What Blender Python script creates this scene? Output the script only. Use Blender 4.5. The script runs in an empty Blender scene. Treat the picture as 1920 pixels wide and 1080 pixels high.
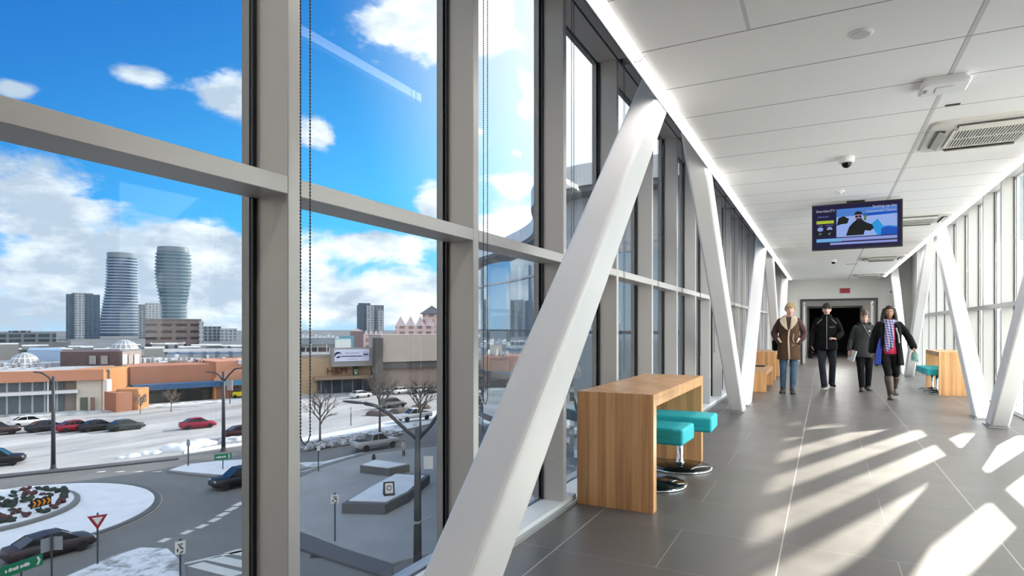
import bpy, bmesh, math, random
from mathutils import Vector, Matrix, Euler

random.seed(7)
SC = bpy.context.scene
COL = SC.collection
PI = math.pi

# ------------------------------------------------------------------ calibration
FPX = 1137.0                      # focal length in pixels of a 1920 px wide frame
EYE = 1.25                        # eye height over the corridor floor
VPX, HZY = 1545.0, 615.0          # corridor vanishing point and horizon in the photograph
YAW = math.atan((VPX - 960) / FPX)
SN, CS = math.sin(YAW), math.cos(YAW)
GZ = -12.75                       # street level below the corridor floor


def ray(px, py):
    u = (px - 960) / FPX
    return Vector((-SN + CS * u, CS + SN * u, (HZY - py) / FPX))


def G(px, py, z=GZ):
    """world point where the sight line meets the horizontal plane at z"""
    r = ray(px, py)
    t = (z - EYE) / r.z
    return Vector((r.x * t, r.y * t, z))


def AT(px, py, d):
    r = ray(px, py) * d
    return Vector((r.x, r.y, EYE + r.z))


def AE(px, py):
    r = ray(px, py).normalized()
    return math.atan2(r.x, r.y), math.asin(r.z)


# ------------------------------------------------------------------ mesh helpers
class MB:
    def __init__(self):
        self.v, self.f = [], []

    def add(self, vs, fs):
        b = len(self.v)
        self.v += [Vector(p) for p in vs]
        self.f += [tuple(b + i for i in q) for q in fs]
        return self

    def box(self, x0, x1, y0, y1, z0, z1, M=None):
        vs = [Vector((x, y, z)) for z in (z0, z1) for y in (y0, y1) for x in (x0, x1)]
        if M is not None:
            vs = [M @ p for p in vs]
        return self.add(vs, [(0, 2, 3, 1), (4, 5, 7, 6), (0, 1, 5, 4), (2, 6, 7, 3), (0, 4, 6, 2), (1, 3, 7, 5)])

    def rings(self, rings, cap0=True, cap1=True):
        n = len(rings[0])
        b = len(self.v)
        for r in rings:
            self.v += [Vector(p) for p in r]
        for i in range(len(rings) - 1):
            for j in range(n):
                k = (j + 1) % n
                self.f.append((b + i * n + j, b + i * n + k, b + (i + 1) * n + k, b + (i + 1) * n + j))
        if cap0:
            self.f.append(tuple(b + j for j in reversed(range(n))))
        if cap1:
            self.f.append(tuple(b + (len(rings) - 1) * n + j for j in range(n)))
        return self

    def tube(self, pts, rad, n=10, flat=None):
        pts = [Vector(p) for p in pts]
        if not isinstance(rad, (list, tuple)):
            rad = [rad] * len(pts)
        rs, up = [], None
        for i, p in enumerate(pts):
            d = (pts[min(i + 1, len(pts) - 1)] - pts[max(i - 1, 0)]).normalized()
            if up is None:
                up = Vector((0, 0, 1)) if abs(d.z) < .9 else Vector((0, 1, 0))
            a = d.cross(up).normalized()
            b = a.cross(d).normalized()
            up = b
            r = rad[i]
            rx, ry = (r, r) if not isinstance(r, (tuple, list)) else r
            rs.append([p + a * (rx * math.cos(2 * PI * k / n)) + b * (ry * math.sin(2 * PI * k / n)) for k in range(n)])
        return self.rings(rs)

    def capsule(self, pts, rad, n=12):
        """tube with rounded ends"""
        pts = [Vector(p) for p in pts]
        if not isinstance(rad, (list, tuple)):
            rad = [rad] * len(pts)
        self.tube(pts, rad, n)
        for p, r in zip(pts, rad):
            self.ball(p, r, r, r, n, 8)
        return self

    def ball(self, c, rx, ry, rz, n=14, m=9, fn=None):
        c = Vector(c)
        rs = []
        for i in range(1, m):
            t = PI * i / m
            rs.append([c + Vector((rx * math.sin(t) * math.cos(2 * PI * k / n), ry * math.sin(t) * math.sin(2 * PI * k / n), -rz * math.cos(t))) for k in range(n)])
        b = len(self.v)
        self.rings(rs, False, False)
        lo, hi = len(self.v), len(self.v) + 1
        self.v += [c - Vector((0, 0, rz)), c + Vector((0, 0, rz))]
        q = b + (m - 2) * n
        for k in range(n):
            self.f.append((lo, b + (k + 1) % n, b + k))
            self.f.append((hi, q + k, q + (k + 1) % n))
        return self

    def lathe(self, prof, n=32, c=(0, 0, 0)):
        c = Vector(c)
        return self.rings([[c + Vector((r * math.cos(2 * PI * k / n), r * math.sin(2 * PI * k / n), z)) for k in range(n)] for r, z in prof])

    def prism(self, poly, z0, z1):
        return self.rings([[Vector((p[0], p[1], z0)) for p in poly], [Vector((p[0], p[1], z1)) for p in poly]])

    def ell(self, secs, n=20):
        """loft of ellipses: (cx, cy, z, rx, ry)"""
        return self.rings([[Vector((cx + rx * math.cos(2 * PI * k / n), cy + ry * math.sin(2 * PI * k / n), z)) for k in range(n)] for cx, cy, z, rx, ry in secs])

    def move(self, M):
        self.v = [M @ p for p in self.v]
        return self

    def build(self, name, m, parent=None, smooth=False, bevel=0, seg=2, voxel=0, sm=0, sub=0, label=None):
        me = bpy.data.meshes.new(name)
        me.from_pydata([tuple(p) for p in self.v], [], self.f)
        me.validate()
        bm = bmesh.new()
        bm.from_mesh(me)
        bmesh.ops.recalc_face_normals(bm, faces=bm.faces)
        bm.to_mesh(me)
        bm.free()
        if smooth:
            for p in me.polygons:
                p.use_smooth = True
        if m is not None:
            me.materials.append(m)
        o = bpy.data.objects.new(name, me)
        COL.objects.link(o)
        if parent is not None:
            o.parent = parent
        if label:
            o['label'] = label
        if bevel:
            d = o.modifiers.new('bevel', 'BEVEL')
            d.width, d.segments, d.limit_method, d.angle_limit = bevel, seg, 'ANGLE', .6
        if voxel:
            d = o.modifiers.new('fuse', 'REMESH')
            d.mode, d.voxel_size, d.use_smooth_shade = 'VOXEL', voxel, True
            if sm:
                d = o.modifiers.new('smooth', 'SMOOTH')
                d.factor, d.iterations = .5, sm
        if sub:
            d = o.modifiers.new('sub', 'SUBSURF')
            d.levels = d.render_levels = sub
        return o


def smooth_by_angle(o, ang=.6):
    me = o.data
    for p in me.polygons:
        p.use_smooth = True
    bm = bmesh.new()
    bm.from_mesh(me)
    for e in bm.edges:
        if len(e.link_faces) == 2 and e.calc_face_angle(0) > ang:
            e.smooth = False
    bm.to_mesh(me)
    bm.free()
    return o


def tag(o, label, cat, group=None):
    o['label'], o['category'] = label, cat
    if group:
        o['group'] = group
    return o


def thing(name, label, cat, loc=(0, 0, 0), rz=0, group=None):
    o = bpy.data.objects.new(name, None)
    o.empty_display_size = .1
    COL.objects.link(o)
    o.location = loc
    o.rotation_euler = (0, 0, rz)
    return tag(o, label, cat, group)


def struct(o):
    o['kind'] = 'structure'
    return o


def empty_struct(name, loc=(0, 0, 0)):
    o = bpy.data.objects.new(name, None)
    COL.objects.link(o)
    o.location = loc
    return struct(o)


def dup(root, loc, rz=None, label=None, group=None):
    r = root.copy()
    COL.objects.link(r)
    r.location = loc
    if rz is not None:
        r.rotation_euler = (0, 0, rz)
    if label:
        r['label'] = label
    if group:
        r['group'] = group
    for ch in list(root.children):
        c = ch.copy()
        COL.objects.link(c)
        c.parent = r
        for g in list(ch.children):
            d = g.copy()
            COL.objects.link(d)
            d.parent = c
    return r


def words(txt, size, m, parent, loc, rot=(PI / 2, 0, 0), align='LEFT', name='lettering', ext=.0, sx=1.0):
    cu = bpy.data.curves.new(name, 'FONT')
    cu.body, cu.size, cu.align_x, cu.align_y, cu.extrude = txt, size, align, 'CENTER', ext
    cu.materials.append(m)
    o = bpy.data.objects.new(name, cu)
    COL.objects.link(o)
    o.parent = parent
    o.location = loc
    o.rotation_euler = rot
    o.scale = (sx, 1, 1)
    dg = bpy.context.evaluated_depsgraph_get()           # letters as plain mesh geometry
    me = bpy.data.meshes.new_from_object(o.evaluated_get(dg))
    q = bpy.data.objects.new(name, me)
    COL.objects.link(q)
    q.parent, q.location, q.rotation_euler, q.scale = parent, loc, rot, (sx, 1, 1)
    bpy.data.objects.remove(o)
    q.name = name
    return q


# ------------------------------------------------------------------ materials
class NT:
    """small node-tree helper"""
    def __init__(self, tree):
        self.t = tree

    def n(self, typ, **kw):
        nd = self.t.nodes.new(typ)
        for k, v in kw.items():
            setattr(nd, k, v)
        return nd

    def put(self, sock, v):
        if v is None:
            return
        if isinstance(v, bpy.types.NodeSocket):
            self.t.links.new(v, sock)
        else:
            sock.default_value = v

    def math(self, op, a, b=None, c=None, clamp=False):
        nd = self.n('ShaderNodeMath', operation=op, use_clamp=clamp)
        for i, x in enumerate((a, b, c)):
            self.put(nd.inputs[i], x)
        return nd.outputs[0]

    def mix(self, f, a, b, blend='MIX'):
        nd = self.n('ShaderNodeMix', data_type='RGBA', blend_type=blend)
        self.put(nd.inputs[0], f)
        self.put(nd.inputs[6], a)
        self.put(nd.inputs[7], b)
        return nd.outputs[2]

    def noise(self, vec, scale, detail=4, rough=.55, dist=0):
        nd = self.n('ShaderNodeTexNoise')
        self.put(nd.inputs['Vector'], vec)
        nd.inputs['Scale'].default_value = scale
        nd.inputs['Detail'].default_value = detail
        nd.inputs['Roughness'].default_value = rough
        nd.inputs['Distortion'].default_value = dist
        return nd.outputs['Fac']

    def ramp(self, f, stops):
        nd = self.n('ShaderNodeValToRGB')
        cr = nd.color_ramp
        while len(cr.elements) < len(stops):
            cr.elements.new(.5)
        for e, (p, c) in zip(cr.elements, stops):
            e.position, e.color = p, (*c, 1) if len(c) == 3 else c
        self.put(nd.inputs[0], f)
        return nd.outputs[0]

    def smooth(self, v, lo, hi, a=0., b=1.):
        nd = self.n('ShaderNodeMapRange', interpolation_type='SMOOTHSTEP')
        self.put(nd.inputs[0], v)
        for i, x in enumerate((lo, hi, a, b)):
            self.put(nd.inputs[i + 1], x)
        return nd.outputs[0]

    def mapping(self, vec, scale=(1, 1, 1), loc=(0, 0, 0), rot=(0, 0, 0)):
        nd = self.n('ShaderNodeMapping')
        self.put(nd.inputs[0], vec)
        nd.inputs['Scale'].default_value = scale
        nd.inputs['Location'].default_value = loc
        nd.inputs['Rotation'].default_value = rot
        return nd.outputs[0]

    def lines(self, coord, off, step, half):
        """1 on a line every STEP, of half-width HALF"""
        a = self.math('FRACT', self.math('DIVIDE', self.math('SUBTRACT', coord, off - step / 2), step))
        return self.math('LESS_THAN', self.math('ABSOLUTE', self.math('SUBTRACT', a, .5)), half / step)


def sr(r, g, b):
    """sRGB 0-255 to linear"""
    f = lambda c: (c / 255 / 12.92) if c / 255 <= .04045 else ((c / 255 + .055) / 1.055) ** 2.4
    return (f(r), f(g), f(b))


def new_mat(name):
    m = bpy.data.materials.new(name)
    m.use_nodes = True
    t = NT(m.node_tree)
    p = m.node_tree.nodes['Principled BSDF']
    return m, t, p


def mat(name, col, rough=.6, metal=0., var=0., vscale=6., emit=None, estr=1., bump=0., bscale=40., spec=None, coat=0., stretch=None):
    m, t, p = new_mat(name)
    p.inputs['Base Color'].default_value = (*col, 1)
    p.inputs['Roughness'].default_value = rough
    p.inputs['Metallic'].default_value = metal
    if spec is not None:
        p.inputs['Specular IOR Level'].default_value = spec
    if coat:
        p.inputs['Coat Weight'].default_value = coat
    tc = None
    if var or bump:
        tc = t.n('ShaderNodeTexCoord').outputs['Object']
        if stretch:
            tc = t.mapping(tc, stretch)
    if var:
        f = t.noise(tc, vscale)
        lo = tuple(max(0, c * (1 - var)) for c in col)
        hi = tuple(min(1, c * (1 + var)) for c in col)
        t.put(p.inputs['Base Color'], t.ramp(f, [(.3, lo), (.7, hi)]))
    if bump:
        b = t.n('ShaderNodeBump')
        b.inputs['Strength'].default_value = bump
        b.inputs['Distance'].default_value = .01
        t.put(b.inputs['Height'], t.noise(tc, bscale))
        t.put(p.inputs['Normal'], b.outputs[0])
    if emit:
        p.inputs['Emission Color'].default_value = (*emit, 1)
        p.inputs['Emission Strength'].default_value = estr
    return m


def glass_mat(name, tint, refl=.05, gcol=(1, 1, 1)):
    m = bpy.data.materials.new(name)
    m.use_nodes = True
    t = NT(m.node_tree)
    m.node_tree.nodes.remove(m.node_tree.nodes['Principled BSDF'])
    out = m.node_tree.nodes['Material Output']
    tr = t.n('ShaderNodeBsdfTransparent')
    tr.inputs[0].default_value = (*tint, 1)
    gl = t.n('ShaderNodeBsdfGlossy')
    gl.inputs['Color'].default_value = (*gcol, 1)
    gl.inputs['Roughness'].default_value = 0.0
    lw = t.n('ShaderNodeLayerWeight')
    lw.inputs[0].default_value = .5
    k = t.math('POWER', lw.outputs['Facing'], 5.)
    k = t.math('MULTIPLY_ADD', k, .75, refl)
    mx = t.n('ShaderNodeMixShader')
    t.put(mx.inputs[0], k)
    m.node_tree.links.new(tr.outputs[0], mx.inputs[1])
    m.node_tree.links.new(gl.outputs[0], mx.inputs[2])
    m.node_tree.links.new(mx.outputs[0], out.inputs[0])
    return m


def window_grid_mat(name, wall, glass, sx, sz, fw=.25, fh=.4, rough=.5, axis='U'):
    """facade: a grid of windows, repeated every SX along the wall and SZ in height (object space)"""
    m, t, p = new_mat(name)
    tc = t.n('ShaderNodeTexCoord')
    sep = t.n('ShaderNodeSeparateXYZ')
    t.put(sep.inputs[0], tc.outputs['Object'])
    u = t.math('ADD', sep.outputs[0], sep.outputs[1])
    fu = t.math('ABSOLUTE', t.math('SUBTRACT', t.math('FRACT', t.math('DIVIDE', u, sx)), .5))
    fz = t.math('ABSOLUTE', t.math('SUBTRACT', t.math('FRACT', t.math('DIVIDE', sep.outputs[2], sz)), .5))
    msk = t.math('MULTIPLY', t.math('LESS_THAN', fu, .5 - fw / 2), t.math('LESS_THAN', fz, .5 - fh / 2))
    nz = t.noise(t.mapping(tc.outputs['Object'], (1 / sx, 1 / sx, 1 / sz)), 1.3, 2)
    g = t.ramp(nz, [(.35, tuple(c * .6 for c in glass)), (.65, tuple(min(1, c * 1.4) for c in glass))])
    t.put(p.inputs['Base Color'], t.mix(msk, (*wall, 1), g))
    t.put(p.inputs['Roughness'], t.math('MULTIPLY_ADD', msk, -.35, rough))
    return m
# ================================================================== materials in use
M = {}
M['white_paint'] = mat('white_paint', (.74, .74, .745), .45)
M['sunny_mullion_paint'] = mat('sunny_mullion_paint', (.36, .355, .35), .42)  # copy of the mullion paint, darkened against strong light on the sunny side
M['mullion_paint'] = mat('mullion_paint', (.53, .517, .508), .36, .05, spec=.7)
M['gasket'] = mat('gasket', (.012, .013, .016), .5)
M['cap_paint'] = mat('cap_paint', (.5, .5, .5), .6)
M['alu'] = mat('alu', (.45, .46, .47), .4, .6)
M['slot_shade_black'] = mat('slot_shade_black', (.02, .022, .028), .5)
M['grey_metal'] = mat('grey_metal', (.32, .33, .34), .45)
M['brace_paint'] = mat('brace_paint', (.84, .84, .85), .38, var=.02, vscale=3)
M['wall_paint'] = mat('wall_paint', (.60, .595, .58), .7, var=.02)
M['back_paint'] = mat('back_paint', (.30, .29, .28), .7, var=.02)
M['dark_frame'] = mat('dark_frame', (.03, .032, .036), .4)
M['black'] = mat('black', (.012, .012, .013), .45)
M['white_plastic'] = mat('white_plastic', (.8, .8, .8), .4)
M['chrome'] = mat('chrome', (.82, .83, .85), .06, 1.)
M['black_gloss'] = mat('black_gloss', (.006, .006, .007), .1, spec=.35)
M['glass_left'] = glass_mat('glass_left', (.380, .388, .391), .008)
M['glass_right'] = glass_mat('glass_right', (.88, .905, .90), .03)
M['strip_light'] = mat('strip_light', (.9, .9, .9), .5, emit=(1., .94, .86), estr=5.)
M['vest_fill_light'] = mat('vest_fill_light', (.9, .9, .9), .5, emit=(1., .98, .94), estr=9.)


def floor_mat():
    m, t, p = new_mat('floor_tile')
    pos = t.n('ShaderNodeNewGeometry').outputs['Position']
    sep = t.n('ShaderNodeSeparateXYZ')
    t.put(sep.inputs[0], pos)
    x, y = sep.outputs[0], sep.outputs[1]
    odd = t.math('LESS_THAN', t.math('FRACT', t.math('DIVIDE', t.math('SUBTRACT', y, 3.16), 1.34)), .5)
    half = t.math('MULTIPLY', t.math('MULTIPLY', t.lines(x, .351, 1.134, .0025), odd), .6)
    ln = t.math('MAXIMUM', t.math('MAXIMUM', t.lines(x, -.216, 1.134, .0033), half), t.math('MULTIPLY', t.lines(y, 3.16, .67, .0025), .4))
    # every tile a slightly different grey
    ix = t.math('FLOOR', t.math('DIVIDE', t.math('ADD', x, .216), .567))
    iy = t.math('FLOOR', t.math('DIVIDE', t.math('SUBTRACT', y, 3.16), .67))
    cv = t.n('ShaderNodeCombineXYZ')
    t.put(cv.inputs[0], ix)
    t.put(cv.inputs[1], iy)
    wn = t.n('ShaderNodeTexWhiteNoise', noise_dimensions='3D')
    t.put(wn.inputs[0], cv.outputs[0])
    n1 = t.noise(pos, 2.2, 6)
    n2 = t.noise(t.mapping(pos, (3, 40, 1)), 1., 3)
    v = t.math('ADD', t.math('MULTIPLY', wn.outputs['Value'], .22), t.math('ADD', t.math('MULTIPLY', n1, .45), t.math('MULTIPLY', n2, .3)))
    c = t.ramp(v, [(.2, (.092, .082, .078)), (.75, (.132, .119, .114))])
    c = t.mix(t.math('MULTIPLY', ln, .75), c, (.5, .48, .45, 1))
    t.put(p.inputs['Base Color'], c)
    t.put(p.inputs['Roughness'], t.math('MULTIPLY_ADD', n1, .18, .27))
    p.inputs['Specular IOR Level'].default_value = .5
    return m


def ceiling_mat():
    m, t, p = new_mat('ceiling_plank')
    pos = t.n('ShaderNodeNewGeometry').outputs['Position']
    sep = t.n('ShaderNodeSeparateXYZ')
    t.put(sep.inputs[0], pos)
    x, y = sep.outputs[0], sep.outputs[1]
    ln = t.lines(y, 3.521, .628, .006)
    t1 = t.math('LESS_THAN', t.math('ABSOLUTE', t.math('SUBTRACT', x, .72)), .012)
    t2 = t.math('LESS_THAN', t.math('ABSOLUTE', t.math('SUBTRACT', x, .705)), .003)
    t3 = t.math('MULTIPLY', t.math('LESS_THAN', t.math('ABSOLUTE', t.math('SUBTRACT', x, -.363)), .01), t.math('LESS_THAN', y, 3.521))
    c = t.mix(t.math('MAXIMUM', t1, t3), (.88, .87, .86, 1), (.62, .615, .61, 1))
    c = t.mix(t.math('MAXIMUM', ln, t2), c, (.36, .35, .35, 1))
    t.put(p.inputs['Base Color'], c)
    p.inputs['Roughness'].default_value = .75
    return m


def wood_mat(name='oak_veneer', k=1.):
    m, t, p = new_mat(name)
    tc = t.n('ShaderNodeTexCoord').outputs['Object']
    sep = t.n('ShaderNodeSeparateXYZ')
    t.put(sep.inputs[0], tc)
    u = t.math('ADD', sep.outputs[0], sep.outputs[1])
    strip = t.math('FLOOR', t.math('DIVIDE', u, .062))
    wn = t.n('ShaderNodeTexWhiteNoise', noise_dimensions='1D')
    t.put(wn.inputs['W'], strip)
    g1 = t.noise(t.mapping(tc, (38, 38, 1.6)), 1., 5, .6, .6)
    g2 = t.noise(t.mapping(tc, (7, 7, .8)), 1., 3)
    v = t.math('ADD', t.math('MULTIPLY', g1, .5), t.math('ADD', t.math('MULTIPLY', g2, .35), t.math('MULTIPLY', wn.outputs['Value'], .22)))
    c = t.ramp(v, [(.25, (.20 * k, .098 * k, .040 * k)), (.5, (.35 * k, .182 * k, .078 * k)), (.8, (.48 * k, .275 * k, .13 * k))])
    t.put(p.inputs['Base Color'], c)
    p.inputs['Roughness'].default_value = .33
    return m


M['floor'] = floor_mat()
M['ceiling'] = ceiling_mat()
M['wood'] = wood_mat('oak_veneer', 1.95)
M['teal'] = mat('teal_fabric', (.016, .46, .53), .6, var=.06, vscale=30, bump=.05, bscale=300)

# ================================================================== the corridor
XL, XR = -1.60, 2.45              # inner faces of the two glazed walls
GL, GR = -1.775, 2.625            # glass planes
Y0, Y1 = -2.4, 23.0
HEAD, SILL = 3.58, .05
CEIL = 2.87
TZ0, TZ1 = 1.70, 1.76             # transom
PITCH, PH0 = 1.21, 1.493
PHR = .985                        # the sunny side is set out half a bay off
KS = [k for k in range(-4, 19) if Y0 < PH0 + PITCH * k < Y1]

struct(MB().box(-1.85, 2.70, Y0 - .3, Y1 + 9, -.45, 0).build('floor', M['floor']))
struct(MB().box(-.953, 1.643, Y0, Y1, CEIL, CEIL + .06).build('ceiling', M['ceiling']))
struct(MB().box(-1.9, 2.75, Y0 - .3, Y1, 3.98, 4.3).build('roof', M['grey_metal']))


def glazed_wall(side, xin, xgl, tz0, tz1, gm):
    s = -1 if side == 'left' else 1
    a = lambda d: xin + s * d               # d metres outward of the inner face
    lo, hi = lambda p, q: min(a(p), a(q)), lambda p, q: max(a(p), a(q))
    w = empty_struct('wall_' + side)
    mp = M['mullion_paint'] if side == 'left' else M['sunny_mullion_paint']
    out = abs(xgl - xin)
    ph = PH0 if side == 'left' else PHR
    ks = [k for k in range(-4, 19) if Y0 < ph + PITCH * k < Y1]
    for k in ks:
        y = ph + PITCH * k
        MB().box(lo(0, out - .012), hi(0, out - .012), y - .027, y + .027, SILL, HEAD).build('mullion', mp, w, bevel=.002, seg=1)
        MB().box(lo(out + .012, out + .05), hi(out + .012, out + .05), y - .028, y + .028, -.3, 3.9).build('mullion_cap', M['cap_paint'], w)
    MB().box(lo(0, out + .05), hi(0, out + .05), Y0, Y1, HEAD, 3.98).build('header', M['mullion_paint'], w)
    MB().box(lo(0, out + .05), hi(0, out + .05), Y0, Y1, 0, SILL).build('sill', M['white_paint'], w)
    MB().box(lo(-.03, 0), hi(-.03, 0), Y0, Y1, 0, .022).build('floor_trim', M['alu'], w)
    MB().box(lo(out + .05, out + .1), hi(out + .05, out + .1), Y0, Y1, -.45, .04).build('slab_edge', M['alu'], w)
    edges = [Y0] + [ph + PITCH * k for k in ks] + [Y1]
    n = 0
    for ya, yb in zip(edges[:-1], edges[1:]):
        if (side == 'right' and yb < 3.5) or (side == 'left' and yb < .4):
            MB().box(lo(.005, .2), hi(.005, .2), ya + .0271, yb - .0271, SILL, HEAD).build('light_block_panel', M['back_paint'], w)  # unseen solid panel added to keep light off the near bays
            continue
        if yb > 21.6:
            MB().box(lo(0, .2), hi(0, .2), max(ya, 20.9), Y1, SILL, HEAD).build('end_panel', M['wall_paint'], w)
            break
        a0, a1 = ya + .027, yb - .027
        MB().box(lo(0, out - .012), hi(0, out - .012), a0, a1, tz0, tz1).build('transom', mp, w, bevel=.002, seg=1)
        n += 1
        wn = empty_struct('window_%d' % (n + (0 if side == 'left' else 40)), (0, 0, 0))
        xg0, xg1 = sorted((a(out - .012), a(out + .012)))
        MB().box(xg0, xg1, a0 - .015, a1 + .015, SILL, (tz0 + tz1) / 2 - .01).build('lower_pane', gm, wn)
        MB().box(xg0, xg1, a0 - .015, a1 + .015, (tz0 + tz1) / 2 + .01, HEAD).build('upper_pane', gm, wn)
        g = MB()
        xa, xb = sorted((a(out - .0245), a(out - .0125)))
        for z0, z1 in ((SILL, tz0), (tz1, HEAD)):
            g.box(xa, xb, a1 - .016, a1 - .0005, z0 + .001, z1 - .001)
            g.box(xa, xb, a0 + .0005, a0 + .016, z0 + .001, z1 - .001)
        g.build('gasket', M['gasket'], wn)
    return w


glazed_wall('left', XL, GL, TZ0, TZ1, M['glass_left'])
glazed_wall('right', XR, GR, 1.58, 1.64, M['glass_right'])

# soffit above the light slot, fascia of the dropped ceiling, black bars painting the dark of the roller-blind slot
tr = empty_struct('trim_1')
MB().box(-1.575, -1.062, Y0, Y1, 3.62, 3.66).build('soffit', M['white_paint'], tr)
MB().box(-1.061, -1.052, Y0, Y1, 2.885, 3.62).build('fascia', M['grey_metal'], tr)
MB().box(-1.599, -1.576, Y0, Y1, 3.585, 3.66).build('blind_slot_shade', M['slot_shade_black'], tr)  # solid black bar standing in for the shade inside the slot
tr = empty_struct('trim_2')
MB().box(1.752, 2.425, Y0, Y1, 3.62, 3.66).build('soffit', M['white_paint'], tr)
MB().box(1.742, 1.751, Y0, Y1, 2.885, 3.62).build('fascia', M['grey_metal'], tr)
MB().box(2.426, 2.449, Y0, Y1, 3.585, 3.66).build('blind_slot_shade', M['slot_shade_black'], tr)  # same painted shade on the sunny side
struct(MB().box(-1.85, 2.7, Y0 - .3, Y0, 0, 3.98).build('wall_back', M['back_paint']))  # unseen dark wall set close behind the viewer to dim the near bays

# end wall with the doorway
we = empty_struct('wall_front')
DX0, DX1, DZ = -.66, 1.50, 2.17
MB().box(-1.85, DX0 - .06, Y1, Y1 + .2, 0, 3.98).build('wall_panel', M['wall_paint'], we)
MB().box(DX1 + .06, 2.70, Y1, Y1 + .2, 0, 3.98).build('wall_panel', M['wall_paint'], we)
MB().box(DX0 - .06, DX1 + .06, Y1, Y1 + .2, DZ + .06, 3.98).build('wall_panel', M['wall_paint'], we)
dr = empty_struct('door_1')
MB().box(DX0 - .06, DX0, Y1 - .03, Y1 + .22, 0, DZ + .06).box(DX1, DX1 + .06, Y1 - .03, Y1 + .22, 0, DZ + .06).box(DX0, DX1, Y1 - .03, Y1 + .22, DZ, DZ + .06).build('door_frame', M['dark_frame'], dr)
for x0, x1 in ((DX0 + .01, DX0 + .055), (DX1 - .055, DX1 - .01)):
    lf = MB().box(x0, x1, Y1 + .24, Y1 + 1.30, .01, DZ - .02).build('door_leaf', M['white_paint'], dr)
    xm = x1 if x0 < 0 else x0
    MB().box(xm - .02, xm + .02, Y1 + .3, Y1 + .5, DZ - .16, DZ - .1).build('door_closer', M['grey_metal'], lf)
    MB().box(xm - .03, xm + .03, Y1 + .5, Y1 + 1.2, .98, 1.03).build('push_bar', M['alu'], lf)
# vestibule behind it and the dark hall beyond
vs = empty_struct('wall_vestibule')
MB().box(-1.3, -1.1, Y1 + .2, 30, 0, 2.5).build('side_wall', M['wall_paint'], vs)
MB().box(1.9, 2.1, Y1 + .2, 30, 0, 2.5).build('side_wall', M['wall_paint'], vs)
MB().box(-1.3, 2.1, Y1 + .2, 30, 2.5, 2.6).build('vestibule_ceiling', M['white_paint'], vs)
MB().box(-1.1, -.66, 29.8, 30, 0, 2.5).box(1.45, 1.9, 29.8, 30, 0, 2.5).box(-.66, 1.45, 29.8, 30, 2.2, 2.5).build('inner_wall', M['wall_paint'], vs)
MB().box(-.66, -.58, 29.74, 30.02, 0, 2.2).box(1.37, 1.45, 29.74, 30.02, 0, 2.2).box(-.58, 1.37, 29.74, 30.02, 2.12, 2.2).build('inner_door_frame', M['dark_frame'], vs)
M['hall'] = mat('hall_shade', (.03, .03, .03), .8)  # near-black colour stands in for the lack of light in the hall
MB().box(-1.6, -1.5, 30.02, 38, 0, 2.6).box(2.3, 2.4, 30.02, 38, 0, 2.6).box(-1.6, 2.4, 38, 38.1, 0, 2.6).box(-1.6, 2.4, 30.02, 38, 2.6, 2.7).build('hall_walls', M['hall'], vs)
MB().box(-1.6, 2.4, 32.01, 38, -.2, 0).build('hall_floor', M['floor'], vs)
MB().box(.1, .8, 25, 27.5, 2.485, 2.499).build('vestibule_fill_lamp', M['vest_fill_light'], vs)  # unseen lamp added to brighten the vestibule
struct(MB().box(-1.599, -.722, Y1 - .015, Y1 - .001, .001, .1).box(1.562, 2.449, Y1 - .015, Y1 - .001, .001, .1).build('baseboard_front', M['grey_metal']))

# ------------------------------------------------------------------ light strips
def strip(name, label, xc, xo):
    r = thing(name, label, 'light', (xc, 0, CEIL))
    d = abs(xo - xc)
    MB().box(-.047, .047, Y0 + .05, 22.3, .012, .055).box(-.047, -.043, Y0 + .05, 22.3, 0, .012).box(.043, .047, Y0 + .05, 22.3, 0, .012).build('housing', M['grey_metal'], r)
    y = 22.28
    while y > Y0 + .2:
        ya = max(y - 1.335, Y0 + .06)
        prof = [(.041 * math.cos(a), .012 - .03 * math.sin(a)) for a in [PI * i / 10 for i in range(11)]]
        MB().rings([[(px, ya + .008, pz) for px, pz in prof], [(px, y - .008, pz) for px, pz in prof]]).build('diffuser', M['strip_light'], r, smooth=False)
        prof = [(.0425 * math.cos(a), .012 - .0315 * math.sin(a)) for a in [PI * i / 10 for i in range(11)]]
        MB().rings([[(px, y - .0075, pz) for px, pz in prof], [(px, y + .0075, pz) for px, pz in prof]]).build('joint_ring', M['alu'], r)
        y -= 1.335
    return r


strip('linear_ceiling_light', 'long white glowing light strip along the ceiling edge above the city-side windows', -1.0, -1.05)
strip('linear_ceiling_light', 'long white glowing light strip along the ceiling edge above the sunny windows opposite the city', 1.692, 1.75)

# ------------------------------------------------------------------ diagonal braces
def brace(label, x, yf, slope, z1=3.60):
    """square steel tube leaning along the corridor: y = yf + slope * z"""
    r = thing('diagonal_brace', label, 'brace', (x, yf, 0), 0, 'white diagonal braces along both glazed walls')
    h = .115 * math.sqrt(1 + slope * slope)
    b = MB()
    b.rings([[(sx * .1, sy * h + slope * z, z) for sx, sy in ((-1, -1), (1, -1), (1, 1), (-1, 1))] for z in (0.012, z1)])
    b.build('tube', M['brace_paint'], r, bevel=.028, seg=4)
    f = MB().box(-.115, .115, -h - .02, h + .02, 0, .012)
    f.build('base_plate', M['grey_metal'], r)
    return r


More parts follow.
